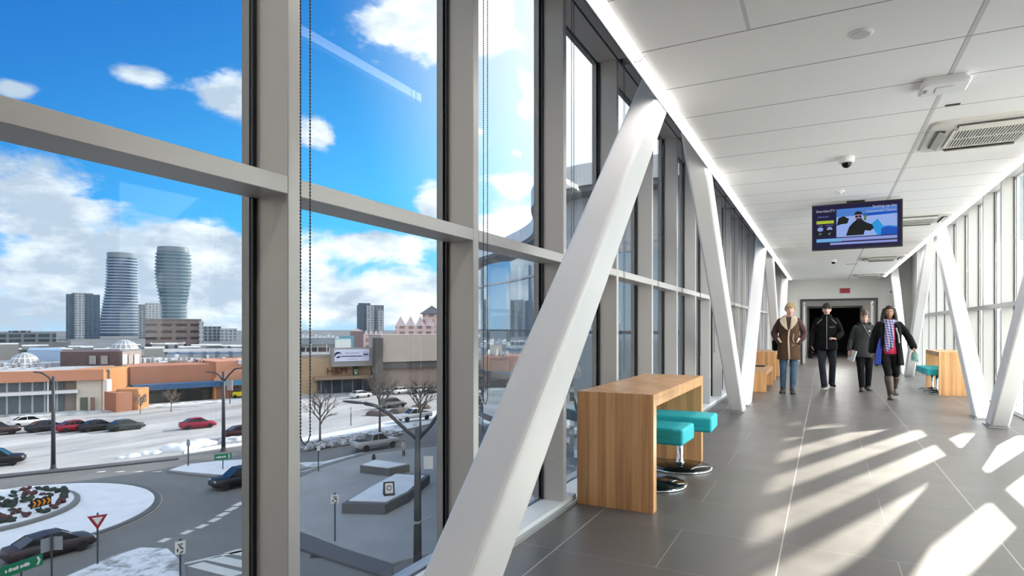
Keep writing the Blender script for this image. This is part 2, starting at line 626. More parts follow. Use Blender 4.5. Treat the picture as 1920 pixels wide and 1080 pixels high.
XBL, XBR = -1.155, 1.96
brace('nearest thick white diagonal brace crossing in front of the city-side windows beside the desk', XBL, 1.50, 1.03)
brace('white city-side brace past the near oak table, its top leaning toward the viewer', XBL, 9.70, -1.10)
brace('white brace rising away from the city-side V to the ceiling past the second brace', XBL, 10.50, 1.01)
brace('white brace beside the far low bench on the city side, partly behind the brown coat', XBL, 18.75, -1.10)
brace('last white brace on the city side next to the end wall', XBL, 19.4, .87)
brace('white brace at the right frame edge on the sunny side, leaning toward the viewer', XBR, 9.72, -.95)
brace('sunlit white brace on the sunny side rising away from the V past the far desk', XBR, 10.50, 1.13, 3.25)
brace('white brace on the sunny side behind the far desk with stools, leaning toward the viewer', XBR, 18.75, -1.19, 3.25)
brace('last white brace on the sunny side next to the end wall', XBR, 19.5, .93, 3.4)
brace('white brace on the sunny side just outside the right frame edge, rising forward', XBR, 1.5, 1.03)

# ------------------------------------------------------------------ roller blinds on the city side
def chain_mesh(x, y, z0, z1):
    b = MB()
    for dy in (-.021, .021):
        b.tube([(x, y + dy, z0 + .03), (x, y + dy, z1)], .0016, 6)
        z = z0 + .03
        while z < z1:
            b.ball((x, y + dy, z), .0036, .0036, .0036, 6, 4)
            z += .0115
    b.tube([(x, y - .021, z0 + .03), (x, y - .012, z0 + .01), (x, y, z0), (x, y + .012, z0 + .01), (x, y + .021, z0 + .03)], .0022, 6)
    return b


M['chain'] = mat('bead_chain', (.05, .055, .065), .4)
M['cassette'] = mat('blind_cassette', (.36, .37, .39), .5)
prev = ['first roller blind with beaded cord beside the thick near mullion', 'second roller blind with thin cord in the bay past the second mullion', 'third roller blind, its pair of cords in the bay beside the brace top', 'fourth roller blind with cords in the bay behind the near brace']
proto = None
for i, k in enumerate([k for k in KS if 0 <= k <= 14]):
    y = PH0 + PITCH * k
    lab = prev[i] if i < 4 else 'raised roller blind cassette with hanging bead cord above a far city-side window bay'
    if i > 4:
        dup(proto, (XL, y, 0), None, lab, 'roller blinds over the far city-side bays')
        continue
    r = thing('roller_blind', lab, 'blind', (XL, y, 0), 0, 'roller blinds over the far city-side bays' if i > 3 else None)
    MB().box(.026, .085, .075, 1.16, 3.566, 3.618).build('cassette', M['cassette'], r, bevel=.004)
    MB().box(.03, .08, .045, .074, 3.55, 3.618).build('bracket', M['alu'], r)
    chain_mesh(.062, -.010, .86, 3.56).build('bead_chain', M['chain'], r)
    proto = r
# ================================================================== furniture
M['wood_top'] = wood_mat('oak_top', 1.7)
M['wood_top'].node_tree.nodes['Mapping'].inputs['Scale'].default_value = (38, 1.6, 38)


def bar_table(name, label, x0, x1, y0, y1, h, th=.085, cat='table'):
    """waterfall table: two end panels and a thick top, mitred edges"""
    r = thing(name, label, cat, ((x0 + x1) / 2, (y0 + y1) / 2, 0))
    a, b = (x1 - x0) / 2, (y1 - y0) / 2
    for s in (-1, 1):
        q = [(s * b, 0), (s * (b - th), 0), (s * (b - th), h - th - .001), (s * b, h - .001)]
        MB().rings([[(x, y, z) for y, z in q] for x in (-a, a)]).build('end_panel', M['wood'], r)
    q = [(-b + .001, h), (b - .001, h), (b - th, h - th), (-b + th, h - th)]
    MB().rings([[(x, y, z) for y, z in q] for x in (-a, a)]).build('tabletop', M['wood_top'], r)
    return r


bar_table('bar_table', 'oak waterfall table with two teal stools beside the nearest brace', -1.566, -1.02, 4.06, 5.93, .80)
bar_table('low_bench', 'low oak waterfall bench on the city side near the man in the brown coat', -1.56, -1.0, 12.75, 14.45, .41, .075, 'bench')
bar_table('bar_table', 'far oak table end standing behind the low bench on the city side', -1.56, -1.03, 15.75, 17.3, .68)
bar_table('bar_table', 'oak waterfall table with three teal stools on the sunny side of the corridor', 1.90, 2.41, 13.65, 15.3, .80)

# the small black thing lying on the low bench
r = thing('remote_control', 'small black handset lying on the low oak bench', 'handset', (-1.25, 14.2, .411))
MB().box(-.11, .11, -.05, .05, 0, .03).build('case', M['black'], r, bevel=.008)
MB().box(-.05, .05, -.03, .03, .031, .034).build('button_pad', M['grey_metal'], r)


def stool(label, x, y, rz, group=None):
    r = thing('swivel_stool', label, 'stool', (x, y, 0), rz, group)
    MB().lathe([(0, .0), (.272, .0), (.282, .004), (.282, .012), (.276, .016)], 48).build('base_ring', M['chrome'], r, smooth=True)
    MB().lathe([(0, .0165), (.268, .0165), (.262, .022), (.09, .036), (.045, .045), (0, .046)], 48).build('base_plate', M['black_gloss'], r, smooth=True)
    MB().lathe([(.0, .046), (.045, .047), (.032, .06), (.028, .09), (.028, .335), (.02, .336), (.02, .349), (0, .349)], 24).build('post', M['chrome'], r, smooth=True)
    MB().box(-.11, .11, -.09, .09, .348, .358).build('seat_plate', M['dark_frame'], r)
    o = MB().box(-.27, .30, -.195, .195, .358, .486).build('seat', M['teal'], r, bevel=.022, seg=4)
    for p in o.data.polygons:
        p.use_smooth = False
    MB().tube([(-.255, -.1965, .422), (.285, -.1965, .422), (.3015, -.18, .422), (.3015, .18, .422)], .0022, 6).build('piping', M['teal'], o)
    return r


s1 = stool('nearest teal square stool half hidden behind the end panel of the near oak table', -1.235, 4.84, -.03)
dup(s1, (-1.15, 5.53, 0), .03, 'second teal square stool in front of the far end panel of the near oak table')
for i, (x, y, lab) in enumerate([(1.99, 13.995, 'teal stool nearest the viewer under the sunny-side oak table'), (1.98, 14.475, 'middle teal stool of the three at the sunny-side oak table'), (1.97, 14.955, 'farthest teal stool of the three at the sunny-side oak table')]):
    d = dup(s1, (x, y, 0), PI + .01 * i, lab)
    d.scale = (.84, .84, .98)

# ================================================================== television
def emit_mat(name, rgb, s=.36):
    return mat(name, (.004, .004, .004), .6, emit=sr(*rgb), estr=s, spec=.1)


tvx, tvy, tvw, tvh, tvz = .36, 8.8, 1.0, .585, 2.545
tv = thing('television', 'black flat screen television hanging from the ceiling showing a blue winter programme', 'television', (tvx, tvy, tvz), 0)
MB().box(-tvw / 2, tvw / 2, 0, .05, -tvh / 2, tvh / 2).build('bezel', M['black'], tv, bevel=.004)
MB().box(-.35, .35, .05, .085, -.2, .2).build('back_cover', M['black'], tv)
mt = MB().box(-.03, .03, .09, .15, .0, CEIL - tvz - .013).box(-.1, .1, .06, .18, CEIL - tvz - .013, CEIL - tvz).box(-.12, .12, .085, .1, -.1, .1).build('ceiling_mount', M['black'], tv)
SWD, SHT = tvw - .03, tvh - .03


def panel(u0, u1, v0, v1, col, lift=1, name='screen_image', par=None):
    """flat coloured patch of the picture; u, v run 0..1 across the screen"""
    y = -.0005 - .0004 * lift
    P = [(-SWD / 2 + u * SWD, y, -SHT / 2 + v * SHT) for u, v in ((u0, v0), (u1, v0), (u1, v1), (u0, v1))]
    b = MB().add(P, [(0, 1, 2, 3)])
    return b.build(name, col, par)


def patch(pts, col, lift, par):
    y = -.0005 - .0004 * lift
    b = MB().add([(-SWD / 2 + u * SWD, y, -SHT / 2 + v * SHT) for u, v in pts], [tuple(range(len(pts)))])
    return b.build('screen_image', col, par)


def disc_pts(cu, cv, ru, rv, n=14, a0=0, a1=2 * PI):
    return [(cu + ru * math.cos(a0 + (a1 - a0) * i / n), cv + rv * math.sin(a0 + (a1 - a0) * i / n)) for i in range(n + (1 if a1 - a0 < 6 else 0))]


E_NAVY, E_BLUE, E_SNOW = emit_mat('tv_navy', (30, 27, 62)), emit_mat('tv_blue', (22, 84, 190)), emit_mat('tv_snow', (150, 175, 235))
E_CY, E_DK, E_LIME = emit_mat('tv_cyan', (40, 150, 225)), emit_mat('tv_dark', (24, 28, 30)), emit_mat('tv_lime', (170, 190, 50))
E_PALE, E_WHITE, E_SKIN = emit_mat('tv_pale', (140, 155, 220)), emit_mat('tv_white', (190, 195, 215)), emit_mat('tv_skin', (165, 130, 165))
E_TEAL, E_RED, E_MID = emit_mat('tv_teal', (40, 140, 175)), emit_mat('tv_red', (170, 60, 90)), emit_mat('tv_mid', (75, 125, 205))
scr = panel(0, 1, 0, 1, E_NAVY, 0, 'screen', tv)
panel(.275, .955, .255, .90, E_SNOW, 1, par=scr)
patch([(.275, .72), (.955, .74), (.955, .90), (.275, .90)], E_MID, 2, scr)
patch([(.275, .52), (.30, .70), (.36, .73), (.42, .66), (.40, .56), (.33, .55)], E_DK, 3, scr)
patch([(.60, .74), (.955, .74), (.955, .255), (.70, .255), (.60, .30)], E_SNOW, 3, scr)
patch([(.74, .255), (.955, .255), (.955, .44), (.80, .46), (.74, .62), (.66, .50)], E_CY, 4, scr)
patch([(.78, .255), (.955, .255), (.955, .40), (.86, .45), (.78, .40)], E_BLUE, 5, scr)
patch([(.58, .70), (.955, .72), (.955, .79), (.58, .76)], E_BLUE, 5, scr)
# the person in the picture: dark coat, dark hat, round sunglasses
patch([(.385, .28), (.42, .47), (.46, .56), (.50, .62), (.57, .62), (.61, .56), (.68, .50), (.70, .42), (.66, .36), (.60, .38), (.585, .28)], E_DK, 6, scr)
patch(disc_pts(.525, .70, .042, .085), E_SKIN, 7, scr)
patch(disc_pts(.525, .745, .046, .075, 12, 0, PI), E_DK, 8, scr)
for du in (-.018, .020):
    patch(disc_pts(.525 + du, .70, .016, .026), E_DK, 9, scr)
patch([(.50, .62), (.57, .62), (.565, .655), (.505, .655)], E_DK, 8, scr)
patch([(.585, .62), (.61, .60), (.62, .72), (.60, .76)], emit_mat('tv_green', (90, 120, 40)), 7, scr)
panel(.04, .245, .585, .655, E_LIME, 2, par=scr)
panel(.04, .955, .165, .235, E_PALE, 2, par=scr)
panel(.04, .335, .158, .235, emit_mat('tv_sky', (110, 175, 225)), 3, par=scr)
panel(.20, .955, .085, .135, E_PALE, 2, par=scr)
patch(disc_pts(.085, .46, .036, .05), E_PALE, 3, scr)
patch(disc_pts(.195, .44, .034, .07, 12, 0, PI), E_PALE, 3, scr)
panel(.035, .125, .30, .52, E_DK, 1, par=scr)
panel(.14, .25, .30, .52, E_DK, 1, par=scr)
u = lambda a, b: (-SWD / 2 + a * SWD, -.006, -SHT / 2 + b * SHT)
words('Sheridan|TV', .044, E_WHITE, scr, u(.035, .875))
words('10:02:24 AM', .023, E_PALE, scr, u(.055, .745))
words('Today', .020, E_PALE, scr, u(.06, .545))
words('Tomorrow', .020, E_PALE, scr, u(.15, .545))
words('-3°', .036, E_WHITE, scr, u(.06, .345))
words('6°', .036, E_WHITE, scr, u(.18, .345))
words('Setting up the', .046, E_WHITE, scr, u(.95, .90), align='RIGHT')
words('Centennial Classic', .044, E_WHITE, scr, u(.95, .80), align='RIGHT')

# ================================================================== things on the ceiling
def on_ceiling(name, label, cat, x, y, group=None):
    return thing(name, label, cat, (x, y, CEIL), 0, group)


M['off_white'] = mat('off_white', (.66, .65, .61), .45)
M['grille_dark'] = mat('grille_dark', (.09, .088, .082), .6)


def cassette(label, x, y):
    r = on_ceiling('air_conditioner', label, 'air conditioner', x, y, )
    a, b, c = .43, .45, .09
    pts = []
    for cx, cy, a0 in ((a - c, b - c, 0), (-a + c, b - c, PI / 2), (-a + c, -b + c, PI), (a - c, -b + c, 1.5 * PI)):
        pts += [(cx + c * math.cos(a0 + PI / 2 * i / 8), cy + c * math.sin(a0 + PI / 2 * i / 8)) for i in range(9)]
    MB().rings([[(p[0] * k, p[1] * k, z) for p in pts] for k, z in ((1, 0), (1, -.012), (.985, -.02), (.6, -.034))]).build('cover', M['off_white'], r, smooth=False)
    g = MB()
    for k in range(24):
        yy = -.235 + .47 * k / 23
        for x0, x1 in ((-.24, -.012), (.012, .24)):
            g.box(yy - .0045, yy + .0045, x0, x1, -.046, -.038)
    MB().box(-.255, .255, -.255, .255, -.0369, -.0355).build('grille_back', M['grille_dark'], r)
    gr = MB().box(-.27, -.246, -.27, .27, -.047, -.035).box(.246, .27, -.27, .27, -.047, -.035).box(-.246, .246, -.27, -.246, -.047, -.035).box(-.246, .246, .246, .27, -.047, -.035).box(-.246, .246, -.011, .011, -.045, -.037).build('grille_frame', M['off_white'], r)
    g.build('grille', M['off_white'], gr)
    for k in range(4):
        M4 = Matrix.Rotation(k * PI / 2, 4, 'Z')
        s = 1 if k % 2 else 1
        MB().box(-.25, .25, .315, .375, -.0375, -.030).move(M4).build('outlet_slot', M['grille_dark'], r)
        vb = MB().box(-.245, .245, -.028, .028, -.003, .003).move(Matrix.Translation((0, .340, -.047)) @ Matrix.Rotation(.55, 4, 'X')).move(M4)
        vb.build('louver', M['off_white'], r)
    return r


cassette('nearest ceiling air conditioner with slatted grille at the frame edge', 1.19, 6.2)
cassette('second ceiling air conditioner beside the television', 1.19, 10.75)
cassette('third ceiling air conditioner beyond the television', 1.19, 16.3)
cassette('farthest ceiling air conditioner close to the end wall', 1.19, 21.2)

r = on_ceiling('ceiling_speaker', 'round flat white disc on the near ceiling', 'speaker', .18, 3.84)
MB().lathe([(0, 0), (.062, 0), (.062, -.005), (.054, -.009), (0, -.009)], 36).build('rim', M['white_plastic'], r, smooth=False)
MB().lathe([(0, -.0091), (.05, -.0091), (.046, -.013), (0, -.014)], 36).build('cover', mat('speaker_cover', (.6, .61, .61), .5), r)

r = on_ceiling('ceiling_access_point', 'white rounded square access point on the ceiling joint near the frame edge', 'access point', .70, 4.83)
MB().rings([[(p[0], p[1], z) for p in [(cx * k + .03 * math.cos(a0 + PI / 2 * i / 6), cy * k + .03 * math.sin(a0 + PI / 2 * i / 6)) for cx, cy, a0 in ((.10, .085, 0), (-.10, .085, PI / 2), (-.10, -.085, PI), (.10, -.085, 1.5 * PI)) for i in range(7)]] for k, z in ((.9, -.0), (.95, -.02), (1.05, -.03), (1.05, -.045), (.9, -.055))]).build('housing', M['white_plastic'], r, smooth=False, bevel=.002)
MB().box(-.05, .05, -.05, .05, -.06, -.0551).build('cover', M['white_plastic'], r, bevel=.002)
MB().box(-.115, -.095, -.03, .03, -.0575, -.0551).build('indicator', M['grey_metal'], r)

r = on_ceiling('ceiling_slot', 'small black rectangular slot in the ceiling ahead of the nearest air conditioner', 'slot', .83, 5.37)
MB().box(-.045, .045, -.014, .014, -.004, 0).build('frame', M['dark_frame'], r)
MB().box(-.04, .04, -.009, .009, -.006, -.0041).build('insert', M['black'], r)


def dome_cam(label, x, y):
    r = on_ceiling('ceiling_camera', label, 'camera', x, y)
    MB().lathe([(0, 0), (.068, 0), (.07, -.03), (.064, -.05), (.05, -.056), (0, -.056)], 28).build('housing', M['white_plastic'], r, smooth=False)
    MB().ball((0, 0, -.052), .046, .046, .05, 20, 12).build('dome', M['black_gloss'], r, smooth=True)
    return r


dome_cam('white dome security camera with black lens ahead of the television', .19, 6.57)
dome_cam('small white dome security camera on the ceiling behind the television', .20, 16.3)
for x, y, lab in ((.17, 8.15, 'small flat white smoke detector just ahead of the television'), (.15, 13.4, 'small white smoke detector on the ceiling behind the television')):
    r = on_ceiling('smoke_detector', lab, 'smoke detector', x, y)
    MB().lathe([(0, 0), (.05, 0), (.05, -.012), (.042, -.02), (0, -.022)], 24).build('base', M['white_plastic'], r)
    MB().lathe([(0, -.0221), (.025, -.0221), (.02, -.034), (0, -.036)], 20).build('sensor', M['white_plastic'], r)
r = on_ceiling('ceiling_slot', 'small black slot in the far ceiling near the third air conditioner', 'slot', .62, 17.6)
MB().box(-.13, .13, -.03, .03, -.004, 0).build('frame', M['dark_frame'], r)

# ================================================================== things on the end wall
r = thing('exit_sign', 'small dark red exit sign on the end wall above the doorway', 'sign', (.62, Y1 - .001, 2.49))
M['exit_red'] = mat('exit_red', (.11, .008, .016), .5, emit=(.10, .004, .012), estr=.6)
M['exit_txt'] = mat('exit_txt', (.16, .02, .03), .5)
MB().box(-.15, .15, -.04, 0, -.085, .085).build('case', M['grey_metal'], r)
f = MB().box(-.142, .142, -.044, -.0401, -.078, .078).build('face', M['exit_red'], r)
words('EXIT', .12, M['exit_txt'], f, (0, -.0445, 0), align='CENTER')
r = thing('wall_bell', 'small grey round device on the end wall right of the doorway', 'alarm', (1.92, Y1 - .001, 2.42))
MB().lathe([(0, 0), (.055, 0), (.055, .03), (.045, .045), (0, .048)], 24).move(Matrix.Rotation(PI / 2, 4, 'X')).build('bell', M['grey_metal'], r)
MB().box(-.07, .07, -.01, 0, -.07, .07).build('back_plate', M['white_plastic'], r)
# ================================================================== outdoors, seen through the city-side windows
def outmat(name, rgb, rough=.8, **k):
    return mat(name, sr(*rgb), rough, **k)


def dist(p):
    return -SN * p.x + CS * p.y


def ztop(py, p):
    """height of a point that stands above P and shows on image row PY"""
    return EYE + (HZY - py) / FPX * dist(p)


def noisy_ground(name, a, b, scale, stops=(.35, .65), stretch=(1, 1, 1), rough=.85, rot=0.):
    m, t, p = new_mat(name)
    pos = t.n('ShaderNodeNewGeometry').outputs['Position']
    v = t.mapping(pos, stretch, rot=(0, 0, rot))
    f = t.math('ADD', t.math('MULTIPLY', t.noise(v, scale, 7, .62), .75), t.math('MULTIPLY', t.noise(v, scale * 7, 3), .25))
    t.put(p.inputs['Base Color'], t.ramp(f, [(stops[0], a), (stops[1], b)]))
    p.inputs['Roughness'].default_value = rough
    return m


SNOWC = (.72, .74, .78)
M['asphalt'] = noisy_ground('asphalt_road', (.135, .135, .135), (.19, .19, .188), .12)
M['lot'] = noisy_ground('snowy_lot', (.27, .27, .273), (.52, .52, .525), .16, (.38, .62), (1, .16, 1), rot=-.35)
M['far_ground'] = noisy_ground('far_ground', (.10, .11, .12), (.2, .21, .22), .02)
M['paver'] = noisy_ground('plaza_concrete', (.27, .272, .275), (.36, .362, .365), .22)
M['snow'] = noisy_ground('snow', (.60, .63, .68), (.74, .76, .80), .8, (.3, .55))
M['thin_snow'] = noisy_ground('thin_snow', (.22, .22, .22), (.68, .70, .74), .55, (.40, .52))
M['field'] = noisy_ground('bounce_field_snow', (.40, .39, .37), (.60, .59, .57), .3)
M['curb'] = outmat('curb_stone', (120, 120, 120))
M['kerb_dark'] = outmat('kerb_dark', (88, 88, 92))
M['paint_line'] = outmat('road_paint', (205, 205, 200))
M['bark'] = outmat('bark', (96, 84, 78))
M['twig'] = outmat('twig', (110, 98, 92))
M['pole_dark'] = outmat('pole_dark', (62, 66, 72), .5)
M['far_glass'] = mat('facade_glass', sr(70, 88, 100), .12, .0, spec=.8)

struct(MB().box(-3000, 900, -600, 3000, GZ - 1, GZ - .02).build('ground', M['far_ground']))


def slab(name, pts, z0, z1, m, kind='structure'):
    P = [G(a, b) for a, b in pts]
    o = MB().prism([(p.x, p.y) for p in P], GZ + z0, GZ + z1).build(name, m)
    o['kind'] = kind
    return o


def ring_poly(cx, cy, r, n=72):
    return [(cx + r * math.cos(2 * PI * i / n), cy + r * math.sin(2 * PI * i / n)) for i in range(n)]


# road surface, car park, plaza
P = [(-95, -30), (60, -30), (60, 40), (-30, 160), (-70, 160), (-110, 70)]
struct(MB().prism([(13, -300), (420, -300), (420, 420), (13, 420)], GZ + .001, GZ + .05).build('bounce_field', M['field']))  # unseen pale ground added to bounce sunlight up to the ceiling
struct(MB().prism([(-120, -60), (80, -60), (80, 60), (-20, 190), (-60, 190), (-125, 45)], GZ - .019, GZ).build('road', M['asphalt']))
slab('car_park', [(-500, 925), (0, 890), (160, 874), (345, 853), (460, 836), (565, 823), (700, 797), (840, 766), (960, 742), (960, 722), (600, 728), (250, 752), (-500, 790)], .001, .04, M['lot'])
slab('kerb', [(-500, 931), (0, 897), (160, 881), (335, 862), (335, 859.5), (160, 877), (0, 892), (-500, 925)], .041, .14, M['kerb_dark'])
slab('mall_walk', [(-500, 800), (0, 786), (150, 778), (250, 768), (460, 752), (460, 747), (250, 760), (-500, 790)], .041, .12, M['thin_snow'], 'structure')
slab('sidewalk', [(565, 846), (640, 836), (700, 822), (840, 788), (840, 778), (700, 809), (565, 829)], .041, .15, M['thin_snow'])
slab('plaza', [(480, 965), (540, 905), (608, 875), (690, 851), (840, 833), (1050, 815), (1200, 900), (1100, 985), (900, 1015), (735, 1060), (640, 1030), (565, 1000)], .001, .12, M['paver'])
slab('kerb', [(555, 1001), (640, 1031), (735, 1062), (735, 1090), (640, 1059), (555, 1030)], .001, .16, M['kerb_dark'])
slab('kerb', [(480, 968), (540, 908), (608, 877), (690, 853), (840, 835), (840, 831.5), (690, 849.5), (606, 873), (538, 903), (478, 962)], .121, .16, M['curb'])

# snow lying on the ground
slab('snow_strip', [(565, 829), (640, 820), (700, 809), (840, 778), (840, 766), (700, 797), (565, 823)], .041, .10, M['snow'], 'stuff')
slab('snow_strip', [(345, 853), (460, 836), (460, 831), (400, 838), (345, 848)], .041, .12, M['snow'], 'stuff')
slab('kerb', [(312, 886), (345, 873), (405, 866), (470, 862), (475, 896), (425, 898), (360, 892)], .001, .13, M['curb'])
slab('snow_island', [(318, 884.5), (348, 874.5), (405, 868), (470, 864), (472, 892), (425, 894), (360, 889)], .131, .20, M['snow'], 'stuff')
slab('kerb', [(80, 1100), (205, 1045), (262, 1027), (318, 1029), (345, 1052), (352, 1100)], .001, .10, M['curb'])
slab('snow_island', [(92, 1100), (210, 1048), (264, 1031), (314, 1033), (336, 1054), (342, 1100)], .101, .16, M['thin_snow'], 'stuff')
slab('snow_patch', [(560, 868), (608, 866), (690, 846), (690, 849), (606, 872), (560, 882)], .001, .05, M['thin_snow'], 'stuff')
# roundabout: kerb ring, snow apron, planted bed
OC, BC = (-53.6, 22.3), (-56.3, 21.5)
struct(MB().prism(ring_poly(*OC, 10.35), GZ, GZ + .06).build('apron_line', outmat('apron_line', (150, 146, 140))))
struct(MB().prism(ring_poly(*OC, 10.2), GZ + .001, GZ + .14).build('roundabout_kerb', M['kerb_dark']))
o = MB().prism(ring_poly(*OC, 9.75), GZ + .141, GZ + .19).build('snow_apron', M['snow'])
o['kind'] = 'stuff'
struct(MB().prism(ring_poly(*BC, 6.75), GZ + .191, GZ + .42).build('planting_bed_kerb', M['curb']))
o = MB().prism(ring_poly(*BC, 6.35), GZ + .421, GZ + .47).build('snow_bed', M['snow'])
o['kind'] = 'stuff'

# painted markings
for (px, py) in ((308, 1013), (350, 998), (378, 987), (402, 975), (418, 964.5), (434, 954.5), (448, 945)):
    slab('road_marking', [(px - 14, py + 3.5), (px + 2, py - 4), (px + 15, py - 3.5), (px - 1, py + 4)], .001, .012, M['paint_line'])
for x0, y0, x1, y1 in ((372, 1088, 432, 1112), (352, 1062, 432, 1082), (385, 1050, 465, 1067), (420, 1037, 480, 1047)):
    slab('road_marking', [(x0, y0), (x0 + 28, y0 - 8), (x1 + 28, y1 - 8), (x1, y1)], .001, .012, M['paint_line'])
slab('road_marking', [(330, 1062), (462, 1033), (462, 1030), (330, 1059)], .001, .012, M['paint_line'])
for px in (180, 215, 250, 285):
    slab('road_marking', [(px, 886 - (px - 180) * .01), (px + 15, 885), (px + 20, 883), (px + 5, 884)], .001, .012, M['paint_line'])
for k in range(4):
    slab('road_marking', [(560 + k * 16, 886 - k * 5), (600 + k * 8, 878 - k * 4), (606 + k * 8, 876 - k * 4), (568 + k * 16, 883 - k * 5)], .001, .012, M['paint_line'])
slab('road_marking', [(640, 838), (790, 800), (835, 789), (835, 788), (790, 798.5), (640, 836.8)], .151, .16, M['paint_line'])

# snow heap ploughed up at the edge of the car park
def heap(name, pts, h, m, seed):
    rnd = random.Random(seed)
    b = MB()
    P = [G(a, c) for a, c in pts]
    for i in range(len(P) - 1):
        for k in range(9):
            q = P[i].lerp(P[i + 1], (k + rnd.random()) / 9)
            r = h * rnd.uniform(.6, 1.5)
            b.ball((q.x + rnd.uniform(-.8, .8), q.y + rnd.uniform(-.8, .8), GZ), r * 1.7, r * 1.7, r, 9, 6)
    o = b.build(name, m, smooth=True, voxel=.16, sm=2)
    o['kind'] = 'stuff'
    return o


heap('snow_heap', [(228, 858), (275, 851), (306, 847.5)], .22, M['snow'], 1)
heap('snow_heap', [(337, 844), (360, 838), (386, 833)], .55, M['snow'], 2)
heap('snow_heap', [(416, 831), (430, 828), (460, 826)], .45, M['thin_snow'], 3)
heap('hedge_row', [(700, 780), (745, 774.5), (800, 766)], .6, outmat('hedge_brown', (96, 84, 80)), 5)
# rubble bed beside the pavement
rnd = random.Random(4)
b = MB()
P0, P1 = G(566, 842), G(726, 816)
for k in range(240):
    q = P0.lerp(P1, rnd.random())
    r = rnd.uniform(.18, .5)
    b.ball((q.x + rnd.uniform(-1.2, 1.8), q.y + rnd.uniform(-1.0, 1.0), GZ + .16 + r * .3), r, r * rnd.uniform(.6, 1.), r * .7, 6, 4)
o = b.build('rock_bed', noisy_ground('rocks', (.16, .16, .17), (.6, .62, .66), 1.6, (.45, .6)))
o['kind'] = 'stuff'

# ------------------------------------------------------------------ low shrubs on the planted bed
shr = []
for v in range(3):
    b = MB()
    rn = random.Random(20 + v)
    for k in range(9):
        b.ball((rn.uniform(-.28, .28), rn.uniform(-.22, .22), rn.uniform(.05, .22)), rn.uniform(.10, .2), rn.uniform(.10, .18), rn.uniform(.08, .16), 7, 5)
    b.v = [Vector((q.x, q.y, max(q.z, 0.))) for q in b.v]
    o = b.build('shrub', outmat('shrub_%d' % v, ((46, 58, 52), (58, 62, 50), (84, 52, 54))[v]))
    tag(o, ('small dark green shrub in the snowy roundabout bed', 'small olive green shrub in the snowy roundabout bed', 'small reddish brown shrub in the snowy roundabout bed')[v], 'shrub', 'shrubs in the roundabout bed')
    shr.append(o)
spots = []
rn = random.Random(9)
while len(spots) < 66:
    a, rr = rn.uniform(-2.6, 2.2), 6.0 * math.sqrt(rn.random())
    x, y = BC[0] + rr * math.cos(a), BC[1] + rr * math.sin(a)
    if all((x - u) ** 2 + (y - w) ** 2 > 1.02 for u, w in spots) and (x + 52.3) ** 2 + (y - 24.2) ** 2 > 1.2:
        spots.append((x, y))
for i, (x, y) in enumerate(spots):
    s = shr[0 if i % 5 < 3 else (1 if i % 5 == 3 else 2)]
    if i < 3:
        s = shr[i]
        o = s
    else:
        o = s.copy()
        COL.objects.link(o)
    k = rn.uniform(.7, 1.15)
    o.location = (x, y, GZ + .4712)
    o.scale = (k * 1.25, k, k * rn.uniform(.7, 1.4))
    o.rotation_euler = (0, 0, rn.uniform(0, 6))


# ------------------------------------------------------------------ bare trees
def bare_tree(label, px, py, h, seed, spread=.42, n=6, lean=0., th=1.6):
    p = G(px, py)
    r = thing('bare_tree', label, 'tree', (p.x, p.y, GZ), 0)
    rn = random.Random(seed)
    tk, br = MB(), MB()
    hf = h * .30
    tk.tube([(0, 0, -.05), (0, 0, hf * .5), (lean * .3, 0, hf), (lean * .6, .05, h * .62)], [h * .017, h * .014, h * .012, h * .005], 8)

    def grow(q, d, L, rad, lvl):
        e = q + d * L
        mid = q.lerp(e, .5) + Vector((rn.uniform(-1, 1), rn.uniform(-1, 1), rn.uniform(0, 1))) * L * .05
        br.tube([q, mid, e], [rad, rad * .8, rad * .55], 5 if lvl < 2 else 3)
        if lvl >= 4:
            return
        for k in range(3 if lvl < 3 else 2):
            a = rn.uniform(0, 2 * PI)
            t = d.orthogonal().normalized()
            t = Matrix.Rotation(a, 3, d) @ t
            nd = (d + t * rn.uniform(.35, .75) + Vector((0, 0, .18))).normalized()
            grow(q.lerp(e, rn.uniform(.45, 1.)), nd, L * rn.uniform(.55, .75), max(rad * .6, .007 * th), lvl + 1)

    for k in range(n + 4):
        z = hf + (h * .62 - hf) * k / (n + 3)
        a = k * 2.4 + rn.uniform(-.4, .4)
        f = 1 - .45 * k / (n + 3)
        d = Vector((math.cos(a) * spread * 1.5, math.sin(a) * spread * 1.5, rn.uniform(.8, 1.15))).normalized()
        grow(Vector((lean * .5 * k / (n + 3), 0, z)), d, h * .25 * f, (h * .0065 * f + .006) * th, 1)
    tk.build('trunk', M['bark'], r, smooth=True)
    br.build('branches', M['twig'], r)
    return r


bare_tree('bare tree with spreading crown on the rubble bed, left of the double-armed street lamp', 600, 836, 8.2, 3, .62)
bare_tree('tall slender bare tree between the pickup truck and the grey block', 712, 815, 10.3, 5, .40)
bare_tree('bare tree partly behind the right arm of the double street lamp', 788, 818, 9.2, 8, .5)
bare_tree('small bare tree in front of the brown box beside the blue awning', 263, 776, 4.2, 12, .7, th=3.2)
bare_tree('small bare tree in front of the middle of the blue awning', 321, 773, 4.7, 15, .75, th=3.2)

# ------------------------------------------------------------------ street lamps
CR = Vector((CS, SN, 0))                 # a horizontal direction across the line of sight


def face_cam(p):
    d = Vector((-p.x, -p.y, 0)).normalized()
    return math.atan2(d.x, -d.y)


